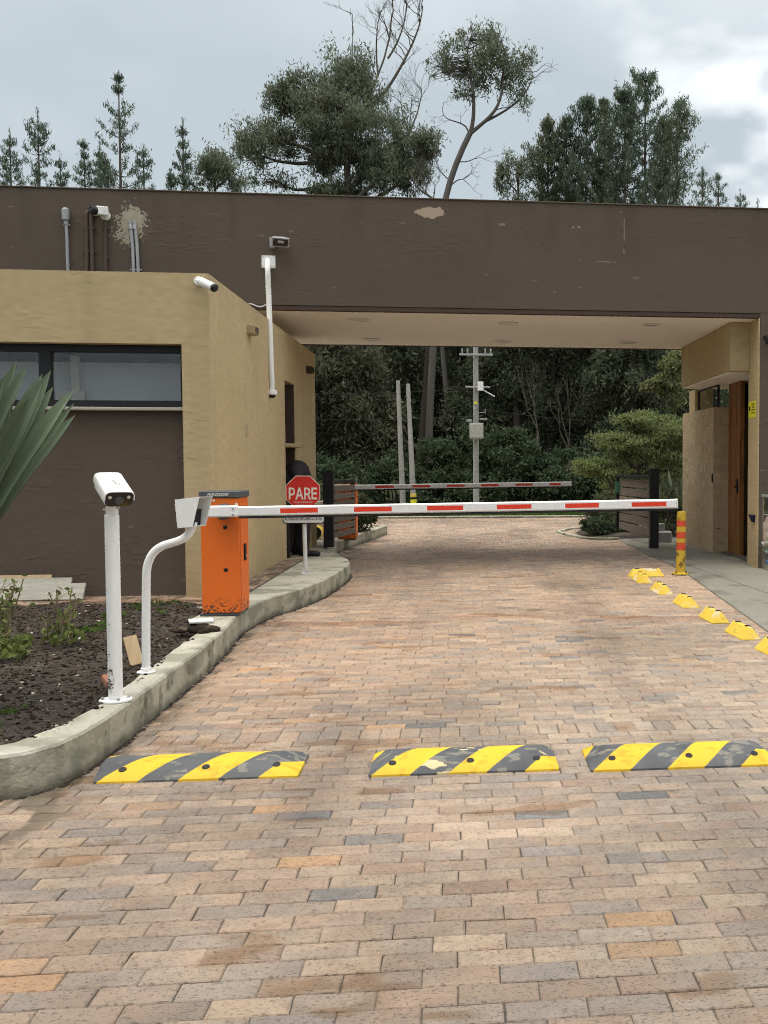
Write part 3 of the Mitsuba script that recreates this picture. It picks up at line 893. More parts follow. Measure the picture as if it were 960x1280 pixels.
k = put('weeds', m, 'm_grass', uv=True); labels[k] = {'label': 'small weeds sprouting from the dark soil', 'category': 'weeds', 'kind': 'stuff'}

# ---- brick path along the foot of the gatehouse
path = struct('path', box2(-6.5, -2.02, 9.12, 9.735, -0.05, 0.193, 0.004), 'm_joint', 'narrow brick path at the foot of the gatehouse wall')
pr = np.random.default_rng(31)
for r in range(6):
    for q in range(22):
        x0 = -6.4 + q * 0.2055 + (0.1 if r % 2 else 0)
        if x0 + 0.2 > -2.03:
            continue
        V, F = brick_mesh(x0 + .003, x0 + .2025, 9.125 + r * .1 + .002, 9.125 + r * .1 + .098, pr, 0.0)
        put('brick', MB().add(V + np.array([0, 0, 0.20]), F, (pr.uniform(0.0, 0.5), pr.uniform(0, 0.5))), 'm_brick', path, uv=True)
pb = struct('path', box2(-2.13, -1.90, 9.74, 14.8, 0.1, 0.183, 0.003), 'm_joint', 'strip of red bricks between platform and side wall')
for r in range(24):
    for q in range(2):
        y0 = 9.75 + r * 0.2055 + (0.1 if q else 0)
        if y0 > 14.55:
            continue
        V, F = brick_mesh(-2.125 + q * .1025 + .002, -2.125 + q * .1025 + .1, y0 + .003, y0 + .2025, pr, 0.0)
        put('brick', MB().add(V + np.array([0, 0, 0.191]), F, (pr.uniform(0.0, 0.55), pr.uniform(0, 0.4))), 'm_brick', pb, uv=True)

# ================================================================== BUILDINGS
# ---- gatehouse, left
gh = thing('gatehouse', 'flat roofed tan gatehouse with a dark brown wall under its long window', 'building')
XL, YF, ZP = -2.125, 9.6, 2.965
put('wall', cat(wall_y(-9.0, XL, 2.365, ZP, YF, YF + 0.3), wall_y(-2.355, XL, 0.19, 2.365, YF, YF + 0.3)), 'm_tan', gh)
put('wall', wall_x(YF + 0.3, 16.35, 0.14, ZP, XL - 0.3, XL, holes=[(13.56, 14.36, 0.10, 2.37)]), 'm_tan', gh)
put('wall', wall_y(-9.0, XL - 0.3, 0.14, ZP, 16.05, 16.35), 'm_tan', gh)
put('lower_wall', wall_y(-9.0, -2.355, 0.19, 1.80, YF + 0.12, YF + 0.3), 'm_brown', gh)
put('roof', box2(-9.0, XL - 0.3, YF + 0.3, 16.05, 2.72, 2.80, 0.0), 'm_ground', gh)
put('floor', box2(-9.0, XL - 0.3, YF + 0.3, 16.05, 0.1, 0.2, 0.0), 'm_room', gh)
put('upstand', box2(-9.0, -2.46, 13.5, 16.0, 2.80, 3.196, 0.0), 'm_tan', gh)
wn = put('window', cat(box2(-6.2, -2.357, YF + .13, YF + .20, 2.30, 2.364, .004), box2(-6.2, -2.357, YF + .13, YF + .20, 1.832, 1.89, .004), box2(-2.40, -2.358, YF + .131, YF + .199, 1.88, 2.31, .004),
                       box2(-3.56, -3.465, YF + .125, YF + .199, 1.88, 2.31, .004), box2(-5.2, -5.1, YF + .125, YF + .199, 1.88, 2.31, .004)), 'm_blackmetal', gh)
for a, b in ((-3.465, -2.40), (-5.1, -3.56)):
    put('pane', trimesh.Trimesh([[a, YF + .17, 1.88], [b, YF + .17, 1.88], [b, YF + .17, 2.31], [a, YF + .17, 2.31]], [[0, 1, 2], [0, 2, 3]], process=False), 'm_glass', wn)
put('sill', box2(-6.2, -2.358, YF + 0.03, YF + 0.21, 1.800, 1.828, .005), bs('m_sill', prin((0.36, 0.33, 0.28), 0.6)), wn)
put('blind', box2(-6.2, -2.45, YF + 0.55, YF + 0.57, 1.5, 2.25, .002), 'm_blind', wn)
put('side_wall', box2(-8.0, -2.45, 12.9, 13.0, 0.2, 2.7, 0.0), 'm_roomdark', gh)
for nm, x0, x1, y0, z0, z1, mm in (('box', -3.55, -3.30, 10.05, 1.6, 1.99, 'm_boxgrey'), ('curtain', -3.41, -3.34, 10.04, 1.7, 2.3, 'm_boxgrey')):
    put(nm, box2(x0, x1, y0, y0 + 0.05, z0, z1, .006), mm, wn)
# doorway in the side wall with a counter ledge and a black half door
dw = put('door', box2(-2.42, -2.37, 13.57, 14.35, 0.20, 1.50, .006), 'm_black', gh)
labels[dw] = {'label': 'black half door under the ledge'}
put('frame', cat(box2(-2.30, -2.135, 13.53, 13.57, 0.2, 2.40, .004), box2(-2.30, -2.135, 14.35, 14.39, 0.2, 2.40, .004), box2(-2.30, -2.136, 13.57, 14.35, 2.37, 2.40, .004)), 'm_drip', dw)
put('ledge', box2(-2.44, -2.04, 13.50, 14.42, 1.555, 1.60, .006), 'm_beige', gh)
put('jamb', box2(-2.16, -2.09, 13.555, 13.60, 0.18, 1.00, .006), 'm_black', dw)
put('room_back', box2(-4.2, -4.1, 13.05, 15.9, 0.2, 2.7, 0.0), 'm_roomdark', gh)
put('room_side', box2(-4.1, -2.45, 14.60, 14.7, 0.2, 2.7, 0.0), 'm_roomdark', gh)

# ---- the portal: brown beam with pale soffit over the lane
ZS = 3.2
po = thing('entrance_portal', 'long dark brown beam spanning the lane with a pale soffit beneath', 'gate building')
put('beam', cat(wall_y(-9.5, 9.0, ZS + 0.055, 4.555, 13.4, 13.7), wall_y(-9.5, 9.0, ZS + 0.02, 4.555, 16.95, 17.25)), 'm_brown', po)
put('roof', box2(-9.5, 9.0, 13.7, 16.95, 4.40, 4.50, 0.0), 'm_drip', po)
put('drip_edge', cat(box2(-9.5, 3.78, 13.408, 13.5, ZS - 0.004, ZS + 0.052, .003), box2(-9.5, 3.6, 17.15, 17.245, ZS - 0.004, ZS + 0.018, .003)), 'm_drip', po)
put('soffit', box2(-9.5, 9.0, 13.5, 17.15, ZS, ZS + 0.05, 0.0), 'm_soffit', po)
put('coping', box2(-9.5, 9.0, 13.385, 13.715, 4.556, 4.572, .004), 'm_brown', po)
put('wall', wall_y(3.782, 9.0, 0.012, ZS + 0.052, 13.4, 13.7), 'm_brown', po)
put('pillar', box2(3.765, 3.779, 13.404, 13.88, 0.012, ZS - 0.002, 0.0), 'm_tan', po)
put('pillar', box2(3.782, 4.15, 13.703, 13.88, 0.012, ZS - 0.002, 0.0), 'm_tan', po)
# conduit chases that stay on the beam as parts of it are the pipes below
for q, (x, y) in enumerate([(-1.285, 14.22), (0.635, 14.31), (2.535, 14.25), (-1.30, 16.36), (0.64, 16.44), (2.543, 16.33)]):
    where = ['front left', 'front middle', 'front right', 'back left', 'back middle', 'back right'][q]
    L = thing('ceiling_light', 'round recessed downlight in the soffit, %s of the six' % where, 'ceiling light', 'downlights in the soffit')
    prof = [(0.085, 0.012), (0.115, -0.012), (0.135, -0.010), (0.140, 0.0), (0.115, 0.004)]
    th = np.arange(29) / 28 * 2 * PI
    V = np.array([[r_ * math.cos(a), r_ * math.sin(a), z_] for r_, z_ in prof for a in th[:-1]])
    F = np.array([[a * 28 + b, a * 28 + (b + 1) % 28, (a + 1) * 28 + (b + 1) % 28, (a + 1) * 28 + b] for a in range(4) for b in range(28)])
    put('rim', trimesh.Trimesh(V + [x, y, ZS - 0.006], np.vstack([F[:, [0, 1, 2]], F[:, [0, 2, 3]]]), process=False), 'm_downlight', L, smooth=40)
    put('lens', cyl((x, y, ZS - 0.001), (x, y, ZS - 0.008), 0.09, seg=28), 'm_offwhite' if q % 3 != 2 else 'm_galv', L)

# ---- guard kiosk, right
ki = thing('guard_kiosk', 'tan kiosk of painted bricks with a timber door, right of the lane', 'building')
put('canopy', box2(3.50, 4.2, 13.975, 16.95, 2.565, ZS - 0.003, 0.004), 'm_tan', ki)
put('canopy_front', box2(3.50, 3.764, 13.82, 13.97, 2.565, ZS - 0.003, 0.004), 'm_tan', ki)
put('canopy_base', box2(3.52, 4.2, 13.985, 16.9, 2.545, 2.564, 0.0), 'm_soffit', ki)
kw = put('wall', box2(3.7685, 4.6, 15.8585, 18.098, 0.0, 2.19, 0.0), 'm_mortar', ki)
kr = np.random.default_rng(77)
nc = 20; ch = (2.195 - 0.03) / nc


def wall_brick(c, s, R=None):
    s = np.array(s)
    m = cbox(np.array(c), s, 0.0025)
    v = np.asarray(m.vertices) + (meshkit.noise(np.asarray(m.vertices) * 37, 2)[:, None] - 0.5) * 0.006
    return MB().add(v, m.faces, kr.uniform(size=2))


for r in range(nc):
    z = 0.03 + (r + 0.5) * ch
    y = 15.86 + (0.0 if r % 2 else -0.12)
    while y < 18.08:
        a, b = max(y, 15.87), min(y + 0.245, 18.10)
        if b - a > 0.05:
            put('brick', wall_brick((3.785 + kr.normal() * .0008, (a + b) / 2, z), (0.04, b - a - 0.003, ch - 0.003)), 'm_paintbrick', kw, uv=True)
        y += 0.25
    x = 3.765 + (0.0 if r % 2 else -0.12)
    while x < 4.02:
        a, b = max(x, 3.765), min(x + 0.245, 4.02)
        if b - a > 0.05:
            put('brick', wall_brick(((a + b) / 2, 15.875 + kr.normal() * .0008, z), (b - a - 0.003, 0.04, ch - 0.003)), 'm_paintbrick', kw, uv=True)
        x += 0.25
put('plinth', box2(3.775, 4.03, 15.868, 18.11, 0.005, 0.032, 0.004), 'm_blackmetal', ki)
put('cap', box2(3.772, 4.6, 15.862, 18.11, 2.195, 2.205, 0.004), 'm_tan', ki)
put('pier', box2(3.80, 4.1, 17.3, 17.75, 2.205, 2.56, 0.004), 'm_tan', ki)
kwn = put('window', cat(box2(3.845, 3.88, 15.93, 15.97, 2.206, 2.545, .003), box2(3.845, 3.88, 17.26, 17.30, 2.206, 2.545, .003), box2(3.846, 3.879, 15.97, 17.26, 2.515, 2.545, .003), box2(3.846, 3.879, 15.97, 17.26, 2.206, 2.230, .003)), 'm_blackmetal', ki)
put('pane', trimesh.Trimesh([[3.862, 15.97, 2.23], [3.862, 17.26, 2.23], [3.862, 17.26, 2.515], [3.862, 15.97, 2.515]], [[0, 2, 1], [0, 3, 2]], process=False), 'm_glass', kwn)
kd = put('door', cat(box2(4.005, 4.055, 15.14, 15.40, 0.02, 2.545, .006)), 'm_doorwood', ki)
labels[kd] = {'label': 'varnished reddish timber door standing ajar'}
put('frame', cat(box2(4.0, 4.08, 15.40, 15.86, 0.012, 2.55, .006)), 'm_doorwood', kd)
put('stile', box2(3.985, 4.004, 15.145, 15.22, 0.02, 2.545, .004), 'm_doorwood', kd)
put('handle', cat(cbox((3.992, 15.30, 1.03), (0.022, 0.05, 0.20), .004), tube([(3.985, 15.3, 1.02), (3.945, 15.3, 1.02), (3.94, 15.22, 1.01)], .009, 8)), 'm_blackmetal', kd)
put('threshold', box2(3.90, 4.2, 13.99, 15.86, 0.005, 0.03, .004), 'm_joint', ki)
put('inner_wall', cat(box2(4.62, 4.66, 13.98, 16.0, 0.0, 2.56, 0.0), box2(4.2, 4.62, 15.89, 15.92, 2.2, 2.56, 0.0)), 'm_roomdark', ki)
put('roof', box2(4.2, 5.6, 13.98, 16.95, 2.56, 3.19, 0.0), 'm_tan', ki)
put('door_jamb', box2(4.0, 4.05, 14.60, 14.66, 0.02, 2.545, .004), 'm_blackmetal', ki)
put('meter', cbox((3.758, 15.88, 1.14), (0.012, 0.05, 0.13), .003), 'm_blackmetal', ki)
one('fire_extinguisher', cat(rod((4.35, 14.9, 1.35), (4.35, 14.9, 1.80), 0.075, 0.03), rod((4.35, 14.9, 1.80), (4.35, 14.9, 1.88), 0.025, 0.006)), 'm_red', 'red fire extinguisher hanging inside the kiosk doorway', 'fire extinguisher', smooth=30)

# ================================================================== OBJECTS AT THE GATE
def camera_dir(d):
    """rotation whose -y axis points along d"""
    d = np.asarray(d, float); d /= np.linalg.norm(d)
    y = -d; x = np.cross(y, [0, 0, 1]); x /= np.linalg.norm(x)
    return np.stack([x, y, np.cross(x, y)], 1)


def disc_bolts(pts, r, n, d=(0, 0, 1), h=0.006):
    d = np.array(d, float)
    return cat(*[cyl(np.array(p), np.array(p) + d * h, r, seg=n) for p in pts])


# ---- number plate camera on a thick white pole
cp = thing('surveillance_camera', 'white bullet camera with a black face on a thick chipped white pole', 'camera')
put('pole', rod((-1.683, 5.47, 0.19), (-1.683, 5.47, 1.095), 0.0335, 0.004, 28), 'm_whitepole', cp, smooth=35)
put('base_plate', rod((-1.683, 5.47, 0.181), (-1.683, 5.47, 0.192), 0.076, 0.003, 32), 'm_whitepole', cp, smooth=35)
for a in (0.4, 2.0, 3.5, 5.2):
    put('bolt', rod((-1.683 + .058 * math.cos(a), 5.47 + .058 * math.sin(a), 0.192), (-1.683 + .058 * math.cos(a), 5.47 + .058 * math.sin(a), 0.205), 0.008, 0.002, 6), 'm_steel', cp)
put('collar', rod((-1.681, 5.47, 1.095), (-1.681, 5.47, 1.135), 0.0285, 0.003, 24), 'm_whitepole', cp, smooth=35)
put('screw', cat(rod((-1.719, 5.46, 1.118), (-1.701, 5.46, 1.118), 0.006, .001, 8), rod((-1.664, 5.46, 1.125), (-1.641, 5.46, 1.128), 0.006, .001, 8)), 'm_steel', cp)
D = np.array([0.128, -0.215, -0.105]); R = camera_dir(D)
F0 = np.array([-1.615, 5.36, 1.172])


def inbody(m):
    return xf(m, R, F0)


prof = []
W, H = 0.064, 0.040
for a in np.linspace(0, 2 * PI, 33)[:-1]:
    c_, s_ = math.cos(a), math.sin(a); n = 4.5
    prof.append((np.sign(c_) * abs(c_) ** (2 / n) * W, np.sign(s_) * abs(s_) ** (2 / n) * H))
prof = np.array(prof)
body = hull(np.vstack([np.c_[prof[:, 0] * k, np.full(32, y), prof[:, 1] * k] for y, k in ((0.004, 0.97), (0.012, 1.0), (0.195, 1.0), (0.213, 0.93))]))
put('housing', inbody(body), 'm_white', cp, smooth=40)
ot = prof[:17] * [1.06, 1.16]; it_ = prof[:17] * [1.01, 1.06]
shield = trimesh.creation.extrude_polygon(Polygon(np.vstack([ot, it_[::-1]])), 0.236, engine='earcut')
v = np.asarray(shield.vertices); tap = np.where(v[:, 2] > 0.18, 0.97, 1.0)
shield = trimesh.Trimesh(np.c_[v[:, 0] * tap, v[:, 2] - 0.016, v[:, 1] * tap], np.asarray(shield.faces)[:, ::-1], process=False)
put('sun_shield', inbody(shield), 'm_white', cp, smooth=40)
put('face', inbody(hull(np.vstack([np.c_[prof[:, 0] * 0.955, np.full(32, -0.004), prof[:, 1] * 0.92], np.c_[prof[:, 0] * 0.955, np.full(32, 0.003), prof[:, 1] * 0.92]]))), 'm_lens', cp)
put('lens', inbody(rod((0.0, -0.004, -0.004), (0, -0.010, -0.004), 0.021, 0.002, 24)), 'm_lid', cp, smooth=40)
for x in (-0.042, 0.042):
    put('lamp', inbody(rod((x, -0.004, 0.012), (x, -0.009, 0.012), 0.0085, 0.002, 16)), 'm_led', cp, smooth=40)
put('mark', inbody(xf(cat(cbox((0, 0, 0), (0.010, 0.05, 0.0012), .0003), cbox((0.012, -0.03, 0), (0.006, 0.02, 0.0012), .0003)), rotz(0.15), (0.0, 0.10, 0.0472))), 'm_boxgrey', cp)
put('bracket', cat(hull(np.vstack([inbody(cbox((0, 0.10, -0.044), (0.04, 0.08, 0.012), .002)).vertices, rod((-1.682, 5.47, 1.12), (-1.682, 5.47, 1.14), 0.02, .002, 16).vertices]))), 'm_white', cp)

# ---- hooded reader on an S-curved pole
rd = thing('card_reader', 'white hooded reader box on a thin curved white pole', 'reader')
P = spline([(-1.742, 6.2, 0.20), (-1.738, 6.2, 0.45), (-1.732, 6.2, 0.69), (-1.718, 6.195, 0.795), (-1.665, 6.19, 0.872), (-1.595, 6.185, 0.902), (-1.525, 6.18, 0.928), (-1.482, 6.175, 0.975), (-1.470, 6.175, 1.02)], 48)
put('pole', tube(P, 0.0225, 20), 'm_whitepole', rd, smooth=35)
put('base_plate', rod((-1.742, 6.2, 0.181), (-1.742, 6.2, 0.190), 0.05, 0.003, 28), 'm_whitepole', rd, smooth=35)
put('base_collar', rod((-1.742, 6.2, 0.190), (-1.742, 6.2, 0.212), 0.028, 0.004, 20), 'm_whitepole', rd, smooth=35)
side = np.array([(-0.080, 0.075), (0.078, 0.092), (0.030, -0.072), (-0.066, -0.082)])          # (along, up)
Rr = rotz(-0.42)
off = np.array([-1.460, 6.16, 1.070])


def hood(P2, y0, y1):
    m = trimesh.creation.extrude_polygon(Polygon(P2), y1 - y0, engine='earcut')
    v = np.asarray(m.vertices); v = np.c_[v[:, 0], v[:, 2] + y0, v[:, 1]]
    m = trimesh.Trimesh(v, np.asarray(m.faces)[:, ::-1], process=False)
    return xf(m, Rr, off)


t_ = 0.004
put('side_panel', hood(side, -0.058, -0.054), 'm_white', rd)
put('side_panel', hood(side, 0.054, 0.058), 'm_white', rd)
put('top', hood([side[0] + [0, -t_], side[0], side[1], side[1] + [-.003, -t_]], -0.0538, 0.0538), 'm_white', rd)
put('bottom', hood([side[3], side[3] + [0, t_], side[2] + [0.001, t_], side[2]], -0.0538, 0.0538), 'm_white', rd)
put('back', hood([side[0] + [.004, -t_], side[0] + [0, -t_], side[3] + [0, t_], side[3] + [.004, t_]], -0.0538, 0.0538), 'm_offwhite', rd)
put('reader', hood([(-0.03, 0.02), (0.012, 0.02), (0.002, -0.07), (-0.03, -0.07)], -0.046, 0.046), 'm_black', rd)
put('hinge', cat(hood([(-0.088, 0.05), (-0.080, 0.055), (-0.076, 0.01), (-0.083, 0.01)], -0.05, 0.05), hood([(-0.080, -0.01), (-0.073, -0.01), (-0.070, -0.05), (-0.077, -0.05)], -0.05, 0.05)), 'm_offwhite', rd)

# ---- barriers
def barrier(label, x0, x1, y0, y1, zb, zt, armx0, armx1, army, z0, z1, stripes, logo):
    """cabinet between x0..x1 / y0..y1, arm from (armx0, z0) to (armx1, z1) at depth army"""
    b = thing('barrier_gate', label, 'barrier', 'boom barriers across the lane')
    put('cabinet', box2(x0, x1, y0, y1, zb, zt, 0.006), 'm_orange', b)
    put('base', box2(x0 - 0.02, x1 - 0.01, y0 + 0.01, y1 + 0.02, zb - 0.025, zb - 0.001, 0.004), 'm_lid', b)
    lid = put('lid', box2(x0 - 0.008, x1 + 0.010, y0 - 0.012, y1 + 0.012, zt + 0.001, zt + 0.052, 0.006), 'm_lid', b)
    if logo:
        t = text('HIKVISION', 0.022, 0.0015, True, 0.150)
        t.vertices[:, 0] += t.vertices[:, 2] * 0.25
        put('lettering', xf(t, np.eye(3), ((x0 + x1) / 2 - 0.01, y0 - 0.0135, zt + 0.026)), 'm_signwhite', lid)
    put('door', box2(x1 + 0.001, x1 + 0.004, y0 + 0.02, y1 - 0.02, zb + 0.03, zt - 0.03, 0.001), 'm_orange', b)
    h = put('handle', box2(x1 + 0.005, x1 + 0.016, y0 + 0.13, y0 + 0.185, zb + 0.39, zb + 0.52, 0.003), 'm_blackmetal', b)
    put('lock', rod((x1 + 0.016, y0 + 0.157, zb + 0.42), (x1 + 0.022, y0 + 0.157, zb + 0.42), 0.012, .002, 14), 'm_steel', h)
    for z in (0.33, 0.655):
        put('key_hole', rod((x0 + 0.180, y0 + 0.002, zb + z), (x0 + 0.180, y0 - 0.006, zb + z), 0.0155, .003, 18), 'm_black', b, smooth=40)
    put('screw', rod((x0 + 0.10, y0, zt - 0.02), (x0 + 0.10, y0 - 0.006, zt - 0.02), 0.009, .002, 10), 'm_led', b)
    put('screw', rod((x1 - 0.02, y0, zt - 0.05), (x1 - 0.02, y0 - 0.004, zt - 0.05), 0.012, .002, 10), 'm_signwhite', b)
    ang = math.atan2(z1 - z0, armx1 - armx0)
    Ra = roty(-ang); o = np.array([armx0, army, z0]); L = math.hypot(armx1 - armx0, z1 - z0)
    inarm = lambda m: xf(m, Ra, o)
    put('axle', rod((armx0 + 0.13, army + 0.01, z0), (armx0 + 0.13, y0 + 0.01, z0), 0.06, .004, 24), 'm_lid', b, smooth=40)
    cl = put('arm_clamp', inarm(cbox((0.125, -0.006, 0.002), (0.25, 0.062, 0.086), 0.010)), 'm_white', b)
    for x in (0.025, 0.215):
        for z in (-0.022, 0.024):
            put('bolt', inarm(rod((x, -0.036, z), (x, -0.046, z), 0.0085, .002, 8)), 'm_steel', cl)
    hh, ch_ = 0.0365, 0.009
    sec = [(-.024, -hh + ch_), (-.024, hh - ch_), (-.015, hh), (.015, hh), (.024, hh - ch_), (.024, -hh + ch_), (.015, -hh), (-.015, -hh)]
    put('arm', inarm(hull([(x, y, z) for x in (0.24, L - 0.004) for y, z in sec] + [(x, y * .9, z * .95) for x in (0.238, L) for y, z in sec])), 'm_alu', b)
    put('rubber_edge', inarm(cbox(((0.24 + L) / 2, 0, -hh - 0.009), (L - 0.26, 0.03, 0.017), .004)), 'm_rubberblack', b)
    put('end_cap', inarm(cbox((L + 0.006, 0, 0), (0.010, 0.052, 0.077), .004)), 'm_offwhite', b)
    for q, (a, c) in enumerate(stripes):
        put('stripe', inarm(cbox(((a + c) / 2 - armx0, -0.0246, -0.001), (c - a, 0.0014, 0.036), .0003)), 'm_redtape', b)
    return b


barrier('near orange barrier cabinet with its long white and red arm lowered across the whole lane', -1.960, -1.675, 8.46, 8.80, 0.206, 1.085, -1.905, 1.685, 8.345, 0.984, 1.031,
        [(-1.349, -1.072), (-.804, -.522), (-.256, .018), (.276, .542), (.804, 1.068), (1.327, 1.602)], True)
barrier('far orange barrier half hidden behind the slatted gate, its slimmer arm lowered beyond the portal', -1.925, -1.645, 17.28, 17.62, 0.175, 1.050, -1.960, 1.757, 17.18, 0.985, 1.034,
        [(-1.328, -1.041), (-.754, -.478), (-.214, .065), (.318, .599), (.867, 1.137), (1.407, 1.588)], False)

# ---- stop sign
sg = thing('stop_sign', 'red octagonal sign reading PARE above a small white notice on a white post', 'stop sign')
SX, SY, SZ = -1.645, 11.6, 1.047


def octagon(r):
    return [(r * math.cos(PI / 8 + k * PI / 4), r * math.sin(PI / 8 + k * PI / 4)) for k in range(8)]


def flat(poly, y0, y1, c):
    m = trimesh.creation.extrude_polygon(Polygon(poly), y1 - y0, engine='earcut')
    v = np.asarray(m.vertices)
    return trimesh.Trimesh(np.c_[v[:, 0] + c[0], c[1] + y1 - v[:, 2], v[:, 1] + c[2]], np.asarray(m.faces), process=False)


put('border', flat(octagon(0.1905), 0.0, 0.003, (SX, SY, SZ)), 'm_signwhite', sg)
pn = put('panel', flat(octagon(0.1835), -0.0025, -0.0005, (SX, SY, SZ)), 'm_signred', sg)
put('lettering', xf(text('PARE', 0.118, 0.0015, True, 0.290), np.eye(3), (SX, SY - 0.0037, SZ - 0.012)), 'm_signwhite', pn)
put('lettering', xf(text('PARA EL INGRESO PARE', 0.020, 0.001, False, 0.195), np.eye(3), (SX, SY - 0.0035, SZ - 0.102)), 'm_signwhite', pn)
put('lettering', xf(text('UN CARRO A LA VEZ', 0.020, 0.001, False, 0.165), np.eye(3), (SX, SY - 0.0035, SZ - 0.136)), 'm_signwhite', pn)


def rrect(w, h, r, n=6):
    P = []
    for cx_, cy_, a0 in ((w / 2 - r, h / 2 - r, 0), (-w / 2 + r, h / 2 - r, PI / 2), (-w / 2 + r, -h / 2 + r, PI), (w / 2 - r, -h / 2 + r, 1.5 * PI)):
        P += [(cx_ + r * math.cos(a0 + k / n * PI / 2), cy_ + r * math.sin(a0 + k / n * PI / 2)) for k in range(n + 1)]
    return P


nb = put('notice_border', flat(rrect(0.432, 0.17, 0.035), -0.003, 0.0, (SX + 0.005, SY, 0.803)), 'm_black', sg)
put('notice', flat(rrect(0.412, 0.150, 0.028), -0.006, -0.0035, (SX + 0.005, SY, 0.803)), 'm_signgrey', nb)
put('lettering', xf(text('AL PASO DE UN CARRO A LA VEZ', 0.036, 0.001, True, 0.388), np.eye(3), (SX + 0.005, SY - 0.0072, 0.774)), 'm_black', nb)
put('post', rod((SX + 0.012, SY + 0.035, 0.185), (SX, SY + 0.035, 1.18), 0.022, 0.002, 18), 'm_offwhite', sg, smooth=35)
ft = [rod((SX + 0.012, SY + 0.035, 0.181), (SX + 0.012, SY + 0.035, 0.190), 0.055, .002, 18)]
for a in (PI / 4, 3 * PI / 4, 5 * PI / 4, 7 * PI / 4):
    d = np.array([math.cos(a), math.sin(a), 0]); n = np.array([-d[1], d[0], 0]) * 0.003; c = np.array([SX + 0.012, SY + 0.035, 0.19])
    ft.append(hull([c + d * .018 + n, c + d * .018 - n, c + d * .055 + n, c + d * .055 - n, c + d * .02 + n + [0, 0, .075], c + d * .02 - n + [0, 0, .075]]))
put('foot', cat(*ft), 'm_offwhite', sg)

# ---- guard in the doorway, stooping
def skel(bones, refine=0.02, it=10):
    J = None
    for (a, ra), (b, rb_) in bones:
        sa = m3.Manifold.sphere(ra, 20).translate(list(map(float, a))); sb = m3.Manifold.sphere(rb_, 20).translate(list(map(float, b)))
        hgg = m3.Manifold.batch_hull([sa, sb])
        J = hgg if J is None else J + hgg
    J = J.refine_to_length(refine)
    q = J.to_mesh()
    m = trimesh.Trimesh(q.vert_properties[:, :3], q.tri_verts, process=True)
    trimesh.smoothing.filter_taubin(m, iterations=it)
    return m


GY = 14.02
pe = thing('person', 'person in dark uniform and cap stooping in the gatehouse doorway behind the red sign', 'person')
hipc = np.array([-2.10, GY, 1.06]); sho = np.array([-2.00, GY, 1.27]); nek = np.array([-1.93, GY, 1.21])
put('jacket', skel([((hipc, .135), (hipc + [-.03, 0, .10], .145)), ((hipc + [-.03, 0, .10], .145), (sho + [-.05, 0, -.02], .150)), ((sho + [-.05, -.10, -.03], .10), (sho + [-.05, .10, -.03], .10)), ((sho + [-.03, 0, -.03], .11), (nek + [-.02, 0, 0], .065)),
                    ((sho + [-.03, -.17, -.06], .065), (sho + [.06, -.19, -.28], .052)), ((sho + [.06, -.19, -.28], .052), (sho + [.10, -.12, -.47], .040)),
                    ((sho + [-.03, .17, -.06], .065), (sho + [.06, .19, -.28], .052)), ((sho + [.06, .19, -.28], .052), (sho + [.10, .12, -.47], .040))], 0.025), 'm_cloth', pe, smooth=True)
for s in (-1, 1):
    fx = -1.96 if s < 0 else -2.07
    kn = np.array([-1.95 if s < 0 else -2.03, GY + s * 0.09, 0.66])
    an = np.array([fx, GY + s * 0.09, 0.30])
    put('trouser_leg', skel([((hipc + [0.01, s * .08, -.05], .105), (kn, .072)), ((kn, .072), (an, .056))], 0.025), 'm_cloth', pe, smooth=True)
    put('shoe', skel([((an + [-.03, 0, -.04], .052), (an + [-.035, 0, -.075], .046)), ((an + [-.03, 0, -.075], .044), (an + [.16, s * .02, -.090], .034)), ((an + [0, 0, .06], .056), (an + [0, 0, -.05], .052))], 0.02, 6), 'm_black', pe, smooth=True)
    wr = sho + [.10, s * .12, -.47]
    hb = [((wr, .028), (wr + [.02, 0, -.06], .030))]
    for k in range(4):
        b0 = wr + [.03 - k * .002, s * (-.03 + k * .02), -.08]
        hb += [((b0, .010), (b0 + [.012, 0, -.035], .009)), ((b0 + [.012, 0, -.035], .009), (b0 + [-.004, 0, -.062 + .006 * abs(k - 1.5)], .008))]
    hb += [((wr + [.02, s * -.03, -.03], .012), (wr + [.045, s * -.04, -.065], .009))]
    put('hand', skel(hb, 0.006, 4), 'm_skin', pe, smooth=True)
hc = nek + [-0.03, -0.03, -0.13]
put('head', skel([((nek + [-.02, 0, .0], .055), (hc, .07)), ((hc, .088), (hc + [.03, 0, -.07], .062)), ((hc + [.085, 0, -.05], .014), (hc + [.09, 0, -.065], .012)), ((hc + [.01, -.085, -.02], .016), (hc + [.01, -.085, -.05], .012)), ((hc + [.01, .085, -.02], .016), (hc + [.01, .085, -.05], .012))], 0.012, 6), 'm_skin', pe, smooth=True)
put('cap', skel([((hc + [-.005, 0, .02], .094), (hc + [.012, 0, .03], .090)), ((hc + [.08, -.03, .0], .016), (hc + [.135, 0, -.03], .012)), ((hc + [.08, .03, .0], .016), (hc + [.135, 0, -.03], .012))], 0.015, 4), 'm_cloth', pe, smooth=True)

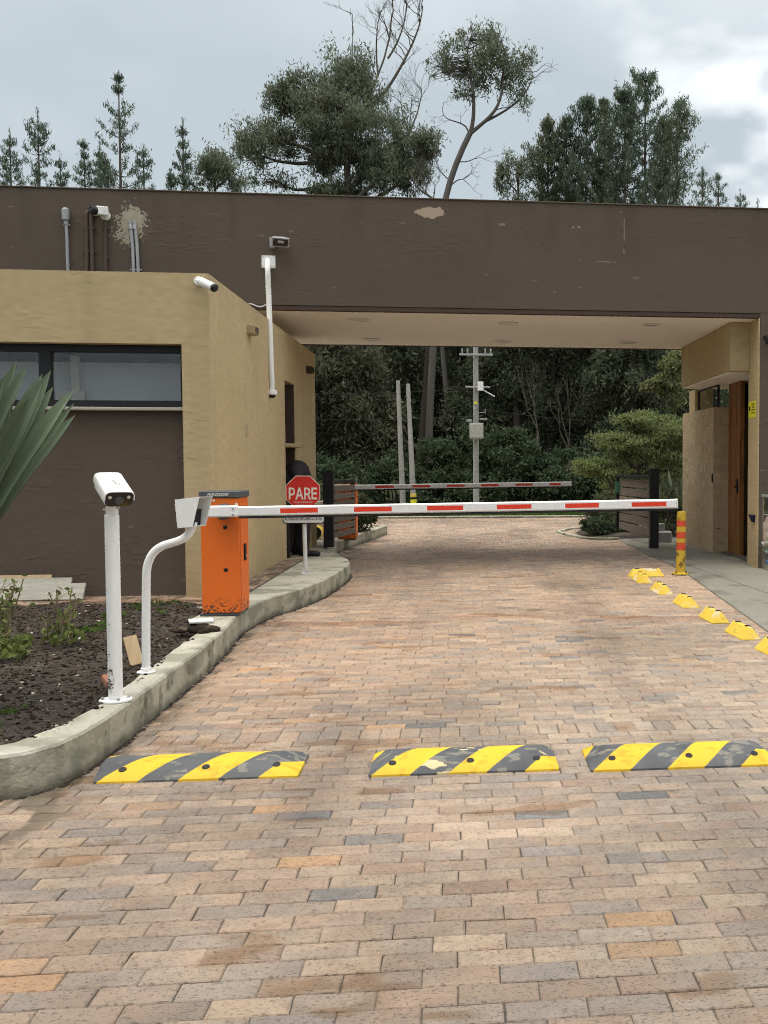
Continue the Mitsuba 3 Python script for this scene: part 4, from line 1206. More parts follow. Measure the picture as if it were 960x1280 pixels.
# ---- speed bumps
def speed_bump(x0, x1, y0, label, tl, tr_, tilt=0.0):
    L = x1 - x0; Wd = 0.345
    b = thing('speed_bump', label, 'speed bump', 'row of speed bumps across the lane')
    ns, nt = 64, 22
    s = np.linspace(0, L, ns); t = np.linspace(0, Wd, nt)
    S, Tt = np.meshgrid(s, t, indexing='ij')
    u = Tt / Wd
    h = 0.052 * np.clip(np.sin(np.clip(u, 0, 1) * PI), 0, 1) ** 0.62
    endf = np.ones_like(S)
    if tl: endf = np.minimum(endf, np.clip((S - 0.0) / tl, 0, 1))
    if tr_: endf = np.minimum(endf, np.clip((L - S) / tr_, 0, 1))
    h = np.minimum(h, 0.052 * endf + 0.004)
    h = h * (0.98 + 0.05 * meshkit.noise(np.stack([S * 9 + x0, Tt * 9, S * 0], -1), 3)) + 0.006
    V = np.stack([x0 + S, y0 + Tt + tilt * (S - L / 2), h], -1).reshape(-1, 3)
    i = np.arange(ns - 1)[:, None] * nt + np.arange(nt - 1)[None]
    F = np.stack([i, i + nt, i + nt + 1, i + 1], -1).reshape(-1, 4)
    uvv = np.stack([S, Tt], -1).reshape(-1, 2)
    # skirt down to the paving
    ring = np.r_[np.arange(0, ns) * nt, (ns - 1) * nt + np.arange(1, nt), (np.arange(ns - 1)[::-1]) * nt + nt - 1, np.arange(1, nt - 1)[::-1]]
    n0 = len(V); low = V[ring].copy(); low[:, 2] = -0.006
    V2 = np.vstack([V, V[ring], low]); uv2 = np.vstack([uvv, uvv[ring], uvv[ring]])
    k = np.arange(len(ring)); k2 = (k + 1) % len(ring)
    Fs = np.stack([n0 + k, n0 + len(ring) + k, n0 + len(ring) + k2, n0 + k2], 1)
    put('rubber_body', MB().add(V2, np.vstack([F, Fs]), uv2), 'm_bump', b, smooth=True, uv=True)
    for f in (0.12, 0.53, 0.93):
        x = x0 + L * f * (0.95 if f > .9 else 1); y = y0 + 0.060
        z = 0.052 * math.sin(0.060 / Wd * PI) ** 0.62 + 0.006
        if (tl and x - x0 < tl) or (tr_ and x1 - x < tr_): z = min(z, 0.052 * min((x - x0) / max(tl, .01), (x1 - x) / max(tr_, .01)) + 0.01)
        put('bolt', rod((x, y, z - 0.006), (x, y - 0.004, z + 0.0025), 0.0165, 0.002, 16), 'm_black', b)


speed_bump(-1.535, -0.700, 4.675, 'yellow and dark grey rubber speed bump nearest the left kerb', 0.0, 0.12, -0.004)
speed_bump(-0.400, 0.420, 4.640, 'worn yellow and grey speed bump in the middle of the lane with flaking paint', 0.10, 0.10, 0.0)
speed_bump(0.555, 1.400, 4.600, 'yellow and grey speed bump farthest right, running out of the picture', 0.10, 0.10, 0.0)

# ---- wheel stops along the right edge
WL = ['second', 'third', 'fourth', 'fifth', 'sixth', 'nearest']


def wheel_stop(x, y, L, ang, label):
    w_ = thing('wheel_stop', label, 'wheel stop', 'yellow wheel stops beside the apron')
    R = rotz(ang); o = np.array([x, y, 0.0])
    q = L / 2; hb_, ht, z = 0.076, 0.018, 0.088
    P = [(-hb_, -q, 0), (hb_, -q, 0), (-hb_, q, 0), (hb_, q, 0), (-hb_, -q, .006), (hb_, -q, .006), (-hb_, q, .006), (hb_, q, .006)] + [(sx * ht, sy * (q - 0.045), z) for sx in (-1, 1) for sy in (-1, 1)] + [(sx * ht * .6, sy * (q - 0.052), z + .005) for sx in (-1, 1) for sy in (-1, 1)]
    put('body', xf(hull(P), R, o), 'm_wheelstop', w_)
    for s in (-1, 1):
        put('bolt_hole', xf(cbox((0.006, s * q * 0.52, z + 0.003), (0.040, 0.055, 0.012), .003), R, o), 'm_black', w_)


for q, (x, y, L) in enumerate([(2.064, 12.20, 0.50), (2.085, 11.10, 0.48), (2.125, 10.04, 0.46), (2.160, 9.05, 0.45), (2.182, 8.18, 0.45), (2.205, 7.36, 0.45)]):
    wheel_stop(x, y, L, 0.02 + 0.01 * q, ['yellow wheel stop overlapping the one set crosswise, farthest of the row', 'second farthest yellow wheel stop of the row, pale and scuffed', 'third yellow wheel stop from the far end of the row', 'fourth yellow wheel stop from the far end of the row',
                                      'fifth yellow wheel stop from the far end, still fully inside the picture', 'nearest yellow wheel stop cut by the right picture edge'][q])
wheel_stop(2.20, 12.72, 0.42, PI / 2 + 0.12, 'yellow wheel stop set crosswise at the far end of the row')

# ---- bollard
bo = thing('bollard', 'leaning yellow bollard with red bands at the corner of the apron', 'bollard')
put('post', tube([(2.655, 12.86, 0.028), (2.655, 12.86, 0.05), (2.665, 12.87, 0.74), (2.665, 12.87, 0.765), (2.665, 12.87, 0.770)], [.060, .058, .055, .052, .035], 26), 'm_bollard', bo, smooth=35)
put('base', tube([(2.655, 12.86, 0.008), (2.655, 12.86, 0.020), (2.655, 12.86, 0.034)], [.108, .104, .066], 26), 'm_bollard', bo, smooth=35)
for a in (0.6, 2.2, 3.8, 5.4):
    put('bolt', rod((2.655 + .085 * math.cos(a), 12.86 + .085 * math.sin(a), 0.024), (2.655 + .085 * math.cos(a), 12.86 + .085 * math.sin(a), 0.038), .010, .002, 6), 'm_blackmetal', bo)

# ---- swing gates of dark boards
def swing_gate(label, post, far, zp0, zp1, z0, z1, nboards, rng):
    g_ = thing('swing_gate', label, 'gate', 'open slatted gate leaves')
    p, f = np.array(post), np.array(far)
    d = f - p; L = np.linalg.norm(d); ang = math.atan2(d[1], d[0]); R = rotz(ang); o = np.array([p[0], p[1], 0.0])
    put('post', box2(p[0] - .07, p[0] + .07, p[1] - .07, p[1] + .07, zp0, zp1, .005), 'm_blackmetal', g_)
    fr = cat(cbox((L / 2 + .04, 0, z1 - .03), (L - .08, .05, .05), .004), cbox((L, 0, (z0 + z1) / 2), (.04, .045, z1 - z0), .004), cbox((.10, 0, (z0 + z1) / 2), (.05, .045, z1 - z0), .004))
    put('frame', xf(fr, R, o), 'm_blackmetal', g_)
    zz = np.linspace(z0, z1 - .075, nboards + 1)
    for k in range(nboards):
        m = cbox((L / 2 + .06, -.034 + rng.normal() * .002, (zz[k] + zz[k + 1]) / 2), (L - .16, .022, (zz[k + 1] - zz[k]) - .024), .003, rotx(rng.normal() * .01))
        m = xf(m, R, o)
        put('board', MB().mesh(m, rng.uniform(size=2)), 'm_slat', g_, uv=True)
    for s in (0.15, L - .05):
        put('bracket', xf(cbox((s + .03, -.02, (z0 + z1) / 2), (.03, .008, (z1 - z0) * .9), .002), R, o), 'm_blackmetal', g_)


grn = np.random.default_rng(9)
swing_gate('open slatted gate leaf with a black post, left, in front of the far barrier', (-1.865, 15.66), (-1.665, 17.02), 0.15, 1.25, 0.27, 1.12, 7, grn)
swing_gate('open slatted gate leaf with a black post, right, beside the kiosk', (3.045, 16.87), (2.845, 19.5), 0.0, 1.275, 0.16, 1.165, 6, grn)
one('notice_plate', cbox((2.835, 19.40, 0.93), (0.10, 0.012, 0.20), .003), 'm_hedge' if False else 'm_boxgreen' if 'm_boxgreen' in scene else bs('m_boxgreen', prin((0.05, 0.16, 0.10), 0.5)), 'small green plate on the far end of the right gate leaf', 'plate')
one('gate_motor', cat(cbox((3.42, 18.2, 0.10), (0.34, 0.22, 0.20), .02), cbox((3.42, 18.25, 0.26), (0.12, 0.10, 0.14), .01)), 'm_galv', 'grey box standing on the ground behind the right gate post', 'box')

# ---- conduits, cameras and lamps on the beam
def conduit(name, label, pts, r, m, group=None, clips=(), fit=None):
    t = thing(name, label, 'pipe', group)
    put('tube', tube(np.array(dense(pts, 0.012 if len(pts) > 4 else 0.2)), r, 12), m, t, smooth=40)
    for z in clips:
        put('clip', cbox((np.interp(z, [p[2] for p in pts[::-1]] if pts[0][2] > pts[-1][2] else [p[2] for p in pts], [p[0] for p in pts[::-1]] if pts[0][2] > pts[-1][2] else [p[0] for p in pts]), 13.372, z), (r * 4.2, 0.03, 0.016), .003), m, t)
    if fit:
        for f in fit:
            put('fitting', f[0], f[1], t, smooth=35)


conduit('conduit', 'thin grey conduit with a service head, leftmost on the beam', [(-4.545, 13.36, 4.23), (-4.54, 13.36, 3.9), (-4.535, 13.36, 2.80)], 0.018, 'm_galv', 'conduits on the beam', (4.13,),
        [(rod((-4.545, 13.355, 4.17), (-4.55, 13.355, 4.325), 0.042, 0.02, 16), 'm_galv'), (rod((-4.545, 13.36, 4.13), (-4.545, 13.36, 4.175), 0.026, 0.004, 12), 'm_galv')])
for k, (xa, xb) in enumerate([(-4.318, -4.345), (-4.268, -4.262)]):
    conduit('conduit', ['brown painted conduit with a bent top, left of the pair', 'brown painted conduit with a bent top, right of the pair'][k], [(xa + .045, 13.395, 4.262), (xa + .036, 13.376, 4.285), (xa + .018, 13.368, 4.292), (xa + .004, 13.366, 4.275), (xa, 13.365, 4.24), (xb, 13.365, 2.80)], 0.022, 'm_brownpipe', 'conduits on the beam', (4.10, 3.83))
conduit('conduit', 'brown painted conduit running down from the white camera on the beam', [(-4.11, 13.37, 4.20), (-4.115, 13.37, 3.9), (-4.12, 13.37, 2.80)], 0.018, 'm_brownpipe', 'conduits on the beam', (4.10, 3.76))
for k, (xa, xb) in enumerate([(-3.832, -3.79), (-3.785, -3.735)]):
    conduit('conduit', ['left one of two shiny grey conduits rising into the cement patch', 'right one of two shiny grey conduits rising into the cement patch'][k], [(xa, 13.37, 4.20), ((xa + xb) / 2, 13.37, 3.9), (xb, 13.37, 2.80)], 0.019, 'm_galv', 'conduits on the beam', (3.63,),
            [(rod((xa, 13.37, 4.10), (xa, 13.37, 4.15), 0.026, .004, 12), 'm_steel')])


def bullet_cam(label, at, d, L, r, base, bdir, mat='m_white', cube=False):
    c_ = thing('security_camera', label, 'camera')
    R = camera_dir(d); at = np.array(at)
    if cube:
        put('housing', xf(cbox((0, L * .55, 0), (r * 2.3, L * .8, r * 2.0), .008), R, at), mat, c_)
    else:
        put('housing', xf(rod((0, 0.01, 0), (0, L, 0), r, r * .2, 24), R, at), mat, c_, smooth=40)
    put('face', xf(rod((0, -0.03 if cube else -0.012, 0), (0, 0.03, 0), r * (1.0 if cube else 0.93), .006, 24), R, at), 'm_black', c_, smooth=40)
    put('lens', xf(rod((0, -0.036 if cube else -0.016, 0), (0, 0.0, 0), r * .45, .003, 18), R, at), 'm_lens', c_, smooth=40)
    b = np.array(base); bd = np.array(bdir, float)
    put('mount', cat(rod(b, b + bd * 0.03, r * 1.05, .004, 20), tube([b + bd * 0.02, (b + bd * 0.07), at + R @ np.array([0, L * .6, -r * .5])], r * .38, 10)), mat, c_, smooth=40)


bullet_cam('white cube camera with a black lens ring on the beam beside the conduits', (-4.195, 13.22, 4.275), (-0.62, -0.8, -0.10), 0.17, 0.050, (-4.11, 13.4, 4.25), (0, -1, 0), cube=True)
bullet_cam('white bullet camera at the corner of the tan gatehouse, pointing right', (-2.035, 9.42, 2.815), (0.85, -0.45, -0.42), 0.17, 0.037, (-2.20, 9.6, 2.895), (0, -1, 0))
fl = thing('floodlight', 'weathered grey floodlight with a dark glass on the beam', 'floodlight')
Rf = camera_dir((0.25, -0.8, -0.55))
put('housing', xf(hull([(sx * .10 * k, y, sz * .055 * k) for y, k in ((0.0, 1), (0.02, 1.0), (0.10, .6)) for sx in (-1, 1) for sz in (-1, 1)]), Rf, (-2.10, 13.25, 3.965)), 'm_galv', fl)
put('glass', xf(cbox((0, -.004, 0), (.17, .008, .085), .002), Rf, (-2.10, 13.25, 3.965)), 'm_lens', fl)
put('reflector', xf(cbox((0, -.010, 0.01), (.07, .006, .03), .002), Rf, (-2.10, 13.25, 3.965)), 'm_steel', fl)
put('bracket', cat(box2(-2.235, -2.19, 13.30, 13.40, 3.92, 4.03, .004), box2(-2.21, -2.0, 13.30, 13.32, 3.925, 3.94, .003)), 'm_galv', fl)

dc = thing('dome_camera', 'small dome camera at the end of a long white pole hanging from the beam', 'camera')
put('wall_plate', box2(-2.345, -2.185, 13.385, 13.399, 3.685, 3.835, .003), 'm_white', dc)
for x in (-2.33, -2.20):
    for z in (3.70, 3.82):
        put('bolt', rod((x, 13.385, z), (x, 13.378, z), .007, .0015, 6), 'm_steel', dc)
put('pole', tube(spline([(-2.265, 13.385, 3.735), (-2.20, 12.95, 3.665), (-2.135, 12.56, 3.595), (-2.125, 12.50, 3.53), (-2.122, 12.50, 3.40), (-2.108, 12.50, 2.8), (-2.096, 12.50, 2.17)], 48), 0.029, 16), 'm_white', dc, smooth=40)
put('housing', rod((-2.096, 12.50, 2.175), (-2.096, 12.50, 2.120), 0.056, .008, 28), 'm_white', dc, smooth=40)
dm = trimesh.creation.icosphere(3, 0.04); dm.vertices = np.asarray(dm.vertices) * [1, 1, .9] + [-2.096, 12.50, 2.120]
put('dome', dm, 'm_lens', dc, smooth=True)
one('cable', tube(spline([(-2.50, 13.39, 3.26), (-2.44, 13.38, 3.245), (-2.38, 13.37, 3.225), (-2.32, 13.36, 3.235), (-2.27, 13.335, 3.27)], 20), 0.008, 8), 'm_offwhite', 'short sagging white cable beside the hanging pole', 'cable', smooth=40)

for q, (y, z, m_, lb) in enumerate([(11.35, 2.70, 'm_beige', 'beige box lamp on the side wall, nearer of the two'), (15.55, 2.665, 'm_drip', 'brown box lamp on the side wall, farther of the two')]):
    L_ = thing('wall_lamp', lb, 'wall lamp', 'box lamps on the side wall')
    put('box', box2(-2.138, -2.045, y - .11, y + .11, z - .045, z + .045, .006), m_, L_)
    put('glass', box2(-2.044, -2.038, y - .08, y + .08, z - .03, z + .03, .002), 'm_lens', L_)
one('lock_box', box2(-2.133, -2.12, 11.12, 11.22, 1.62, 1.74, .003), 'm_beige', 'small flush cover plate on the tan side wall', 'cover plate')

wd = thing('security_camera', 'black dome camera high on the brown wall at the right edge', 'camera')
put('arm', tube(spline([(3.835, 13.4, 2.95), (3.84, 13.33, 2.955), (3.86, 13.27, 2.93)], 10), .018, 10), 'm_black', wd, smooth=40)
d_ = trimesh.creation.icosphere(3, .065); d_.vertices = np.asarray(d_.vertices) * [1, 1, .8] + [3.875, 13.26, 2.885]
put('dome', d_, 'm_lens', wd, smooth=True)
put('cover', rod((3.875, 13.26, 2.89), (3.875, 13.26, 2.935), .075, .015, 24), 'm_black', wd, smooth=40)

np_ = thing('notice', 'small yellow notice with black print on the tan pillar', 'notice')
put('sheet', cbox((3.762, 13.69, 2.055), (0.003, 0.34, 0.21), .001), 'm_notice', np_)
pr_ = [xf(text(t_x, 0.018, .001, True, w_), np.array([[0, 1.0, 0], [-1, 0, 0], [0, 0, 1]]), (3.7595, 13.63, z_)) for t_x, w_, z_ in (('AVISO', .14, 2.12), ('ZONA', .12, 2.085), ('VIGILADA', .16, 2.05), ('24 HORAS', .15, 2.01))]
pr_.append(cbox((3.7598, 13.80, 2.07), (.0012, .06, .06), .0004))
put('print', cat(*pr_), 'm_black', np_)
one('bracket', hull([(3.764, 13.50, .69), (3.764, 13.78, .69), (3.764, 13.52, .60), (3.70, 13.50, .69), (3.72, 13.52, .60), (3.70, 13.62, .69)]), 'm_blue', 'dark blue corner bracket low on the tan pillar', 'bracket')

bg = thing('recycling_bin', 'clear bin full of bottles against the brown wall at the right edge', 'bin')
put('liner', cat(box2(3.81, 4.55, 12.84, 12.844, 0.03, 0.95, 0.0), box2(3.806, 3.81, 12.84, 13.36, 0.03, 0.95, 0.0)), 'm_glass', bg)
put('frame', cat(box2(3.80, 4.56, 12.83, 12.85, 0.93, 0.96, .004), box2(3.80, 3.82, 12.83, 13.38, 0.93, 0.961, .004), box2(3.80, 3.82, 12.83, 12.85, 0.014, 0.93, .003)), 'm_galv', bg)
m = MB(); g = np.random.default_rng(15)
for q in range(140):
    c_ = np.array([g.uniform(3.84, 4.5), g.uniform(12.88, 13.33), 0.05 + 0.42 * g.uniform()])
    dd = g.normal(size=3); dd /= np.linalg.norm(dd)
    m.mesh(tube([c_ - dd * .05, c_ + dd * .03, c_ + dd * .06], [.026, .026, .010], 8), g.uniform(size=2))
k = put('bottles', m, 'm_litter', bg, uv=True); labels[k] = {'kind': 'stuff'}

# ---- loose things in and by the bed
one('plank', xf(cbox((0, 0, 0), (0.95, 0.022, 0.16), .003), rotx(-0.62) @ roty(0.0), (-3.63, 9.50, 0.268)), 'm_greywood', 'grey weathered plank leaning at the foot of the brown wall, in front', 'plank', 'old planks by the brown wall')
one('plank', xf(cbox((0, 0, 0), (1.00, 0.022, 0.10), .003), rotx(-0.62), (-3.78, 9.56, 0.335)), 'm_greywood', 'second grey plank, just behind the front one', 'plank', 'old planks by the brown wall')
one('plank', xf(cbox((0, 0, 0), (0.80, 0.02, 0.12), .003), rotx(-0.45), (-3.86, 9.61, 0.345)), 'm_rawwood', 'reddish raw plank at the back against the wall', 'plank', 'old planks by the brown wall')
one('wood_offcut', xf(cbox((0, 0, 0), (0.075, 0.020, 0.19), .003), rotz(0.25) @ rotx(-0.55) @ roty(-0.22), (-1.93, 6.62, 0.235)), 'm_rawwood', 'short pale board leaning behind the thin curved pole', 'board')
one('white_plate', xf(cbox((0, 0, 0), (0.17, 0.13, 0.012), .002), rotz(0.3) @ rotx(0.06), (-1.895, 8.14, 0.195)), 'm_offwhite', 'flat white plate lying at the foot of the near barrier', 'plate')
m = MB(); g = np.random.default_rng(4)
for q in range(9):
    ic2 = trimesh.creation.icosphere(1, 1.0); s = g.uniform(.02, .05)
    v = ic2.vertices * (0.7 + 0.6 * meshkit.noise(ic2.vertices * 1.7 + q * 5, 3))[:, None] * s * [1.3, 1, .6]
    m.add(v + [-1.80 + g.normal() * .07, 7.72 + g.normal() * .06, 0.19], ic2.faces, (g.uniform(), 0.3))
one('earth_clods', m, 'm_chip', 'heap of dark earth clods spilled on the kerb near the barrier', 'earth', uv=True)
one('brick_fragment', xf(cbox((0, 0, 0), (0.05, 0.13, 0.035), .005), rotz(0.5) @ rotx(0.15), (-1.835, 5.86, 0.205)), bs('m_brickred', prin((0.30, 0.14, 0.09), 0.9)), 'broken red brick beside the thick pole base', 'brick')
one('white_stone', trimesh.Trimesh(np.asarray(ic.vertices) * [.035, .025, .018] + [-2.33, 5.62, float(bed_height(np.array([-2.33]), np.array([5.62]))[0]) + .012], ic.faces, process=False), 'm_led', 'small pale stone lying on the dark soil near the kerb', 'stone')
one('white_cover', hull([(-2.75, 18.0, .15), (-2.17, 18.0, .15), (-2.75, 18.5, .15), (-2.17, 18.5, .15), (-2.75, 18.0, .66), (-2.17, 18.0, .76), (-2.75, 18.5, .66), (-2.17, 18.5, .76)]), 'm_white', 'white boxy cover with a sloping top between wall end and gate post', 'box')
yd = thing('yellow_drum', 'yellow drum lying by the white cover beyond the gatehouse', 'drum')
put('shell', tube([(-2.31, 17.5, .255), (-2.31, 17.9, .255)], .10, 20), 'm_wheelstop', yd, smooth=40)
put('band', tube([(-2.31, 17.495, .255), (-2.31, 17.53, .255)], .104, 20), 'm_black', yd, smooth=40)

# ---- poles and wires across the road
up = thing('utility_pole', 'tall pale concrete utility pole with a grey meter box', 'utility pole')
put('pole', tube([(0.40, 28.6, 0.0), (0.41, 28.6, 4.4), (0.42, 28.6, 7.7)], [.082, .068, .056], 14), 'm_greypost', up, smooth=40)
mbx = put('meter_box', box2(0.235, 0.595, 28.28, 28.47, 2.02, 2.43, .01), 'm_boxgrey', up)
put('door', box2(0.262, 0.568, 28.268, 28.281, 2.05, 2.40, .004), 'm_boxgrey', mbx)
put('switch_box', box2(0.455, 0.60, 28.30, 28.47, 3.27, 3.50, .008), 'm_white', up)
put('crossarm', cat(box2(0.14, 0.78, 28.46, 28.50, 3.345, 3.395, .006)), 'm_galv', up)
put('rod', rod((0.58, 28.40, 3.30), (0.90, 28.40, 3.12), .018, .004, 8), 'm_porcelain', up)
put('crossarm', box2(-0.02, 0.86, 28.46, 28.51, 4.19, 4.24, .006), 'm_galv', up)
for x in (0.06, 0.20, 0.66, 0.80):
    put('insulator', tube([(x, 28.48, 4.24), (x, 28.48, 4.28), (x, 28.48, 4.30), (x, 28.48, 4.34), (x, 28.48, 4.38)], [.010, .026, .012, .024, .010], 10), 'm_galv', up, smooth=60)
for x in (0.16, 0.24, 0.70):
    put('insulator', tube([(x, 28.48, 3.37), (x - .0, 28.40, 3.37), (x, 28.34, 3.37)], [.02, .032, .015], 10), 'm_galv', up, smooth=60)
put('bracket', cat(box2(0.5, 0.66, 28.46, 28.48, 2.70, 2.72, .003), box2(0.64, 0.66, 28.46, 28.48, 2.70, 2.80, .003), box2(0.5, 0.70, 28.46, 28.49, 2.52, 2.56, .003), box2(0.16, 0.30, 28.44, 28.48, 2.47, 2.53, .003)), 'm_galv', up)
put('tag', box2(0.36, 0.45, 28.485, 28.492, 2.93, 2.99, .002), 'm_notice', up)
for lb, x0, x1, zt, st in (('left one of two leaning grey concrete posts across the road', -1.49, -1.60, 3.52, False), ('right one of two leaning grey posts, with a yellow and black stripe low down', -1.215, -1.345, 3.44, True)):
    c_ = thing('concrete_post', lb, 'post', 'pair of leaning concrete posts')
    put('shaft', tube([(x0, 28.5, 0.0), ((x0 + x1) / 2, 28.5, zt / 2), (x1, 28.5, zt - .005), (x1, 28.5, zt)], [.078, .064, .050, .04], 12), 'm_greypost', c_, smooth=40)
    if st:
        for z in (0.34, 0.50):
            put('stripe', tube([(x0 - z * .035, 28.5, z), (x0 - (z + .10) * .035, 28.5, z + .10)], [.0815, .0805], 12), 'm_notice' if z < .4 else 'm_wheelstop', c_, smooth=40)
        put('stripe', tube([(x0 - .42 * .035, 28.5, .44), (x0 - .5 * .035, 28.5, .50)], [.0810, .0800], 12), 'm_black', c_, smooth=40)
for q, (z0, z1, lb) in enumerate([(3.05, 2.62, 'thin wire sagging from left, lower'), (3.62, 3.35, 'thin wire crossing the dark trees, upper'), (2.70, 2.62, 'thin wire running right from the utility pole')]):
    a_, b_ = ((-9.0, 28.6, z0), (0.4, 28.5, z1)) if q < 2 else ((0.4, 28.5, z0 + .1), (9.0, 28.5, z1 + .1))
    t__ = np.linspace(0, 1, 24)[:, None]
    P = np.array(a_) * (1 - t__) + np.array(b_) * t__ - np.array([0, 0, .30]) * np.sin(PI * t__)
    one('wire', tube(P, .0055, 5), 'm_cable', lb, 'wire')

# ================================================================== PLANTS NEAR THE GATE
# ---- big sword-leaved plant at the left edge
ag = thing('agave', 'large sword leaved plant with grey green leaves at the left edge', 'plant')
ar = np.random.default_rng(8)
AC = np.array([-2.42, 5.15, 0.62])


def sword(base, tip, w, lift, side, n=14):
    base, tip = np.array(base, float), np.array(tip, float)
    t = np.linspace(0, 1, n)[:, None]
    mid = (base + tip) / 2 + np.array([0, 0, lift])
    P = base * (1 - t) ** 2 + mid * 2 * t * (1 - t) + tip * t ** 2
    d = np.gradient(P, axis=0); d /= np.linalg.norm(d, axis=1, keepdims=True)
    s = np.cross(d, side); s /= np.linalg.norm(s, axis=1, keepdims=True)
    up = np.cross(s, d)
    wd = w * np.minimum(1, np.minimum(0.50 + 0.75 * t, ((1 - t) / 0.20) ** 0.70))
    fold = 0.32
    V = []
    for k, q in enumerate((-1, -0.5, 0, 0.5, 1)):
        V.append(P + s * wd * 0.5 * q + up * (abs(q) * fold * wd * 0.5))
    V = np.stack(V, 1).reshape(-1, 3)
    i = np.arange(n - 1)[:, None] * 5 + np.arange(4)[None]
    F = np.stack([i, i + 1, i + 6, i + 5], -1).reshape(-1, 4)
    uv = np.stack([np.tile(np.linspace(0, 1, 5), n), np.full(5 * n, ar.uniform())], 1)
    V2 = V.copy(); V2 = V2 - np.repeat(up, 5, 0) * 0.0025
    return MB().add(V, F, uv).add(V2, F[:, ::-1], uv)


cut = [((-1.745, 5.10, 1.665), .085), ((-1.80, 5.25, 1.61), .055), ((-1.865, 5.05, 1.685), .080), ((-1.915, 5.30, 1.765), .080), ((-1.955, 5.12, 1.770), .085), ((-1.99, 5.4, 1.755), .075), ((-2.015, 5.05, 1.725), .080), ((-2.045, 5.25, 1.800), .085), ((-2.08, 5.45, 1.78), .08), ((-2.13, 5.05, 1.80), .085), ((-1.83, 5.35, 1.56), .07), ((-1.90, 5.0, 1.62), .075), ((-1.96, 5.45, 1.70), .075), ((-2.0, 4.95, 1.66), .08), ((-2.06, 5.3, 1.72), .08), ((-2.10, 4.9, 1.70), .08),
       ((-2.22, 5.3, 1.86), .085), ((-2.32, 5.0, 1.9), .085), ((-2.45, 5.2, 1.95), .085), ((-2.6, 5.05, 1.9), .085), ((-2.75, 5.3, 1.8), .085), ((-2.95, 5.1, 1.6), .085), ((-3.05, 5.3, 1.4), .08), ((-2.5, 4.6, 1.75), .08), ((-2.3, 5.9, 1.7), .08), ((-2.6, 5.9, 1.7), .08), ((-2.15, 5.7, 1.55), .08)]
for tip, w in cut:
    tip = np.array(tip) + np.array([0.03, 0, 0.01]); d = tip - AC
    b = AC + np.array([d[0] * .10, d[1] * .10, ar.uniform(-.05, .12)])
    put('leaf', sword(b, tip, w * 1.08, 0.10 + .03 * ar.uniform(), np.array([0.25 * ar.normal(), -1, 0.45 + 0.1 * ar.normal()])), 'm_agave', ag, smooth=True, uv=True)
put('stem', tube([(-2.42, 5.15, 0.1), (-2.42, 5.15, 0.4), (-2.42, 5.15, 0.75)], [.07, .09, .07], 12), 'm_bark', ag, smooth=40)
m = MB()
for k in range(26):
    a = ar.uniform(0, 2 * PI); z = ar.uniform(0.28, 0.66)
    e = AC + np.array([math.cos(a) * ar.uniform(.12, .42), math.sin(a) * .3, z - .62 - ar.uniform(-.08, .18)])
    limb(m, (-2.42 + .05 * math.cos(a), 5.15 + .05 * math.sin(a), z), e, .012, .004, ar, .3, 5, 6)
put('dead_leaf_bases', m, 'm_barkdark', ag, smooth=True)


def bed_shrub(label, x, y, h, rad, nstem, nleaf, rng, low=0.4, group='small shrubs in the soil bed'):
    t = thing('bed_shrub', label, 'shrub', group)
    z = float(bed_height(np.array([x]), np.array([y]))[0]) - 0.02
    st, lf = MB(), MB()
    tips = []
    for k in range(nstem):
        b = np.array([x, y, z]) + np.r_[rng.normal(size=2) * rad * .25, 0]
        e = np.array([x, y, z]) + np.r_[rng.normal(size=2) * rad * .50, h * rng.uniform(.55, 1.0)]
        P = limb(st, b, e, .006, .004, rng, .12, 6, 7)
        tips.append(e)
        for q in range(2):
            s = P[rng.integers(2, 6)]
            e2 = s + np.r_[rng.normal(size=2) * rad * .25, h * .16]
            limb(st, s, e2, .004, .002, rng, .1, 4, 4)
            leaves(lf, e2 + rng.normal(size=(2, 3)) * .012, .042, .022, rng, droop=-.6)
    n2 = int(nleaf * low)
    a = rng.uniform(0, 2 * PI, n2); r = rad * np.sqrt(rng.uniform(size=n2))
    P = np.stack([x + r * np.cos(a), y + r * np.sin(a), z + .035 + .13 * rng.uniform(size=n2) * (1.3 - r / rad)], 1)
    leaves(lf, P, .055, .036, rng, droop=-.35)
    n3 = nleaf - n2
    k = rng.integers(0, nstem, n3)
    P = np.array(tips)[k] * rng.uniform(.72, 1.0, (n3, 1)) + np.array([x, y, z]) * 0
    base = np.array([x, y, z]); f = rng.uniform(.45, 1.0, (n3, 1))
    P = base + (np.array(tips)[k] - base) * f + rng.normal(size=(n3, 3)) * .022
    leaves(lf, P, .038, .021, rng, droop=-.4)
    put('stems', st, 'm_twigbark' if 'm_twigbark' in scene else bs('m_twigbark', prin((0.22, 0.18, 0.11), .9)), t, smooth=True)
    put('foliage', lf, 'm_bedleaf', t, uv=True)


g = np.random.default_rng(17)
bed_shrub('twiggy shrub with green leaves at its foot, under the sword leaves at left', -2.86, 6.95, 0.50, 0.22, 24, 420, g, .50)
bed_shrub('small cut back shrub with bare stems in the middle of the soil bed', -2.47, 7.02, 0.36, 0.13, 7, 110, g, .72)
bed_shrub('low leafy shrub nearest the kerb at the left picture edge', -2.70, 6.55, 0.22, 0.19, 6, 200, g, .85)
for x, y, a, L, lb in ((-2.62, 8.3, .1, .28, 'thin dry twig lying on the soil, far side of the bed'), (-2.72, 7.45, 0.0, .14, 'short dry twig on the soil by the twiggy shrub')):
    one('twig', tube(spline([(x, y, .205), (x + L * .5 * math.cos(a), y + L * .5 * math.sin(a), .215), (x + L * math.cos(a), y + L * math.sin(a), .20)], 8), .005, 6), 'm_greywood', lb, 'twig', 'dry twigs on the soil')


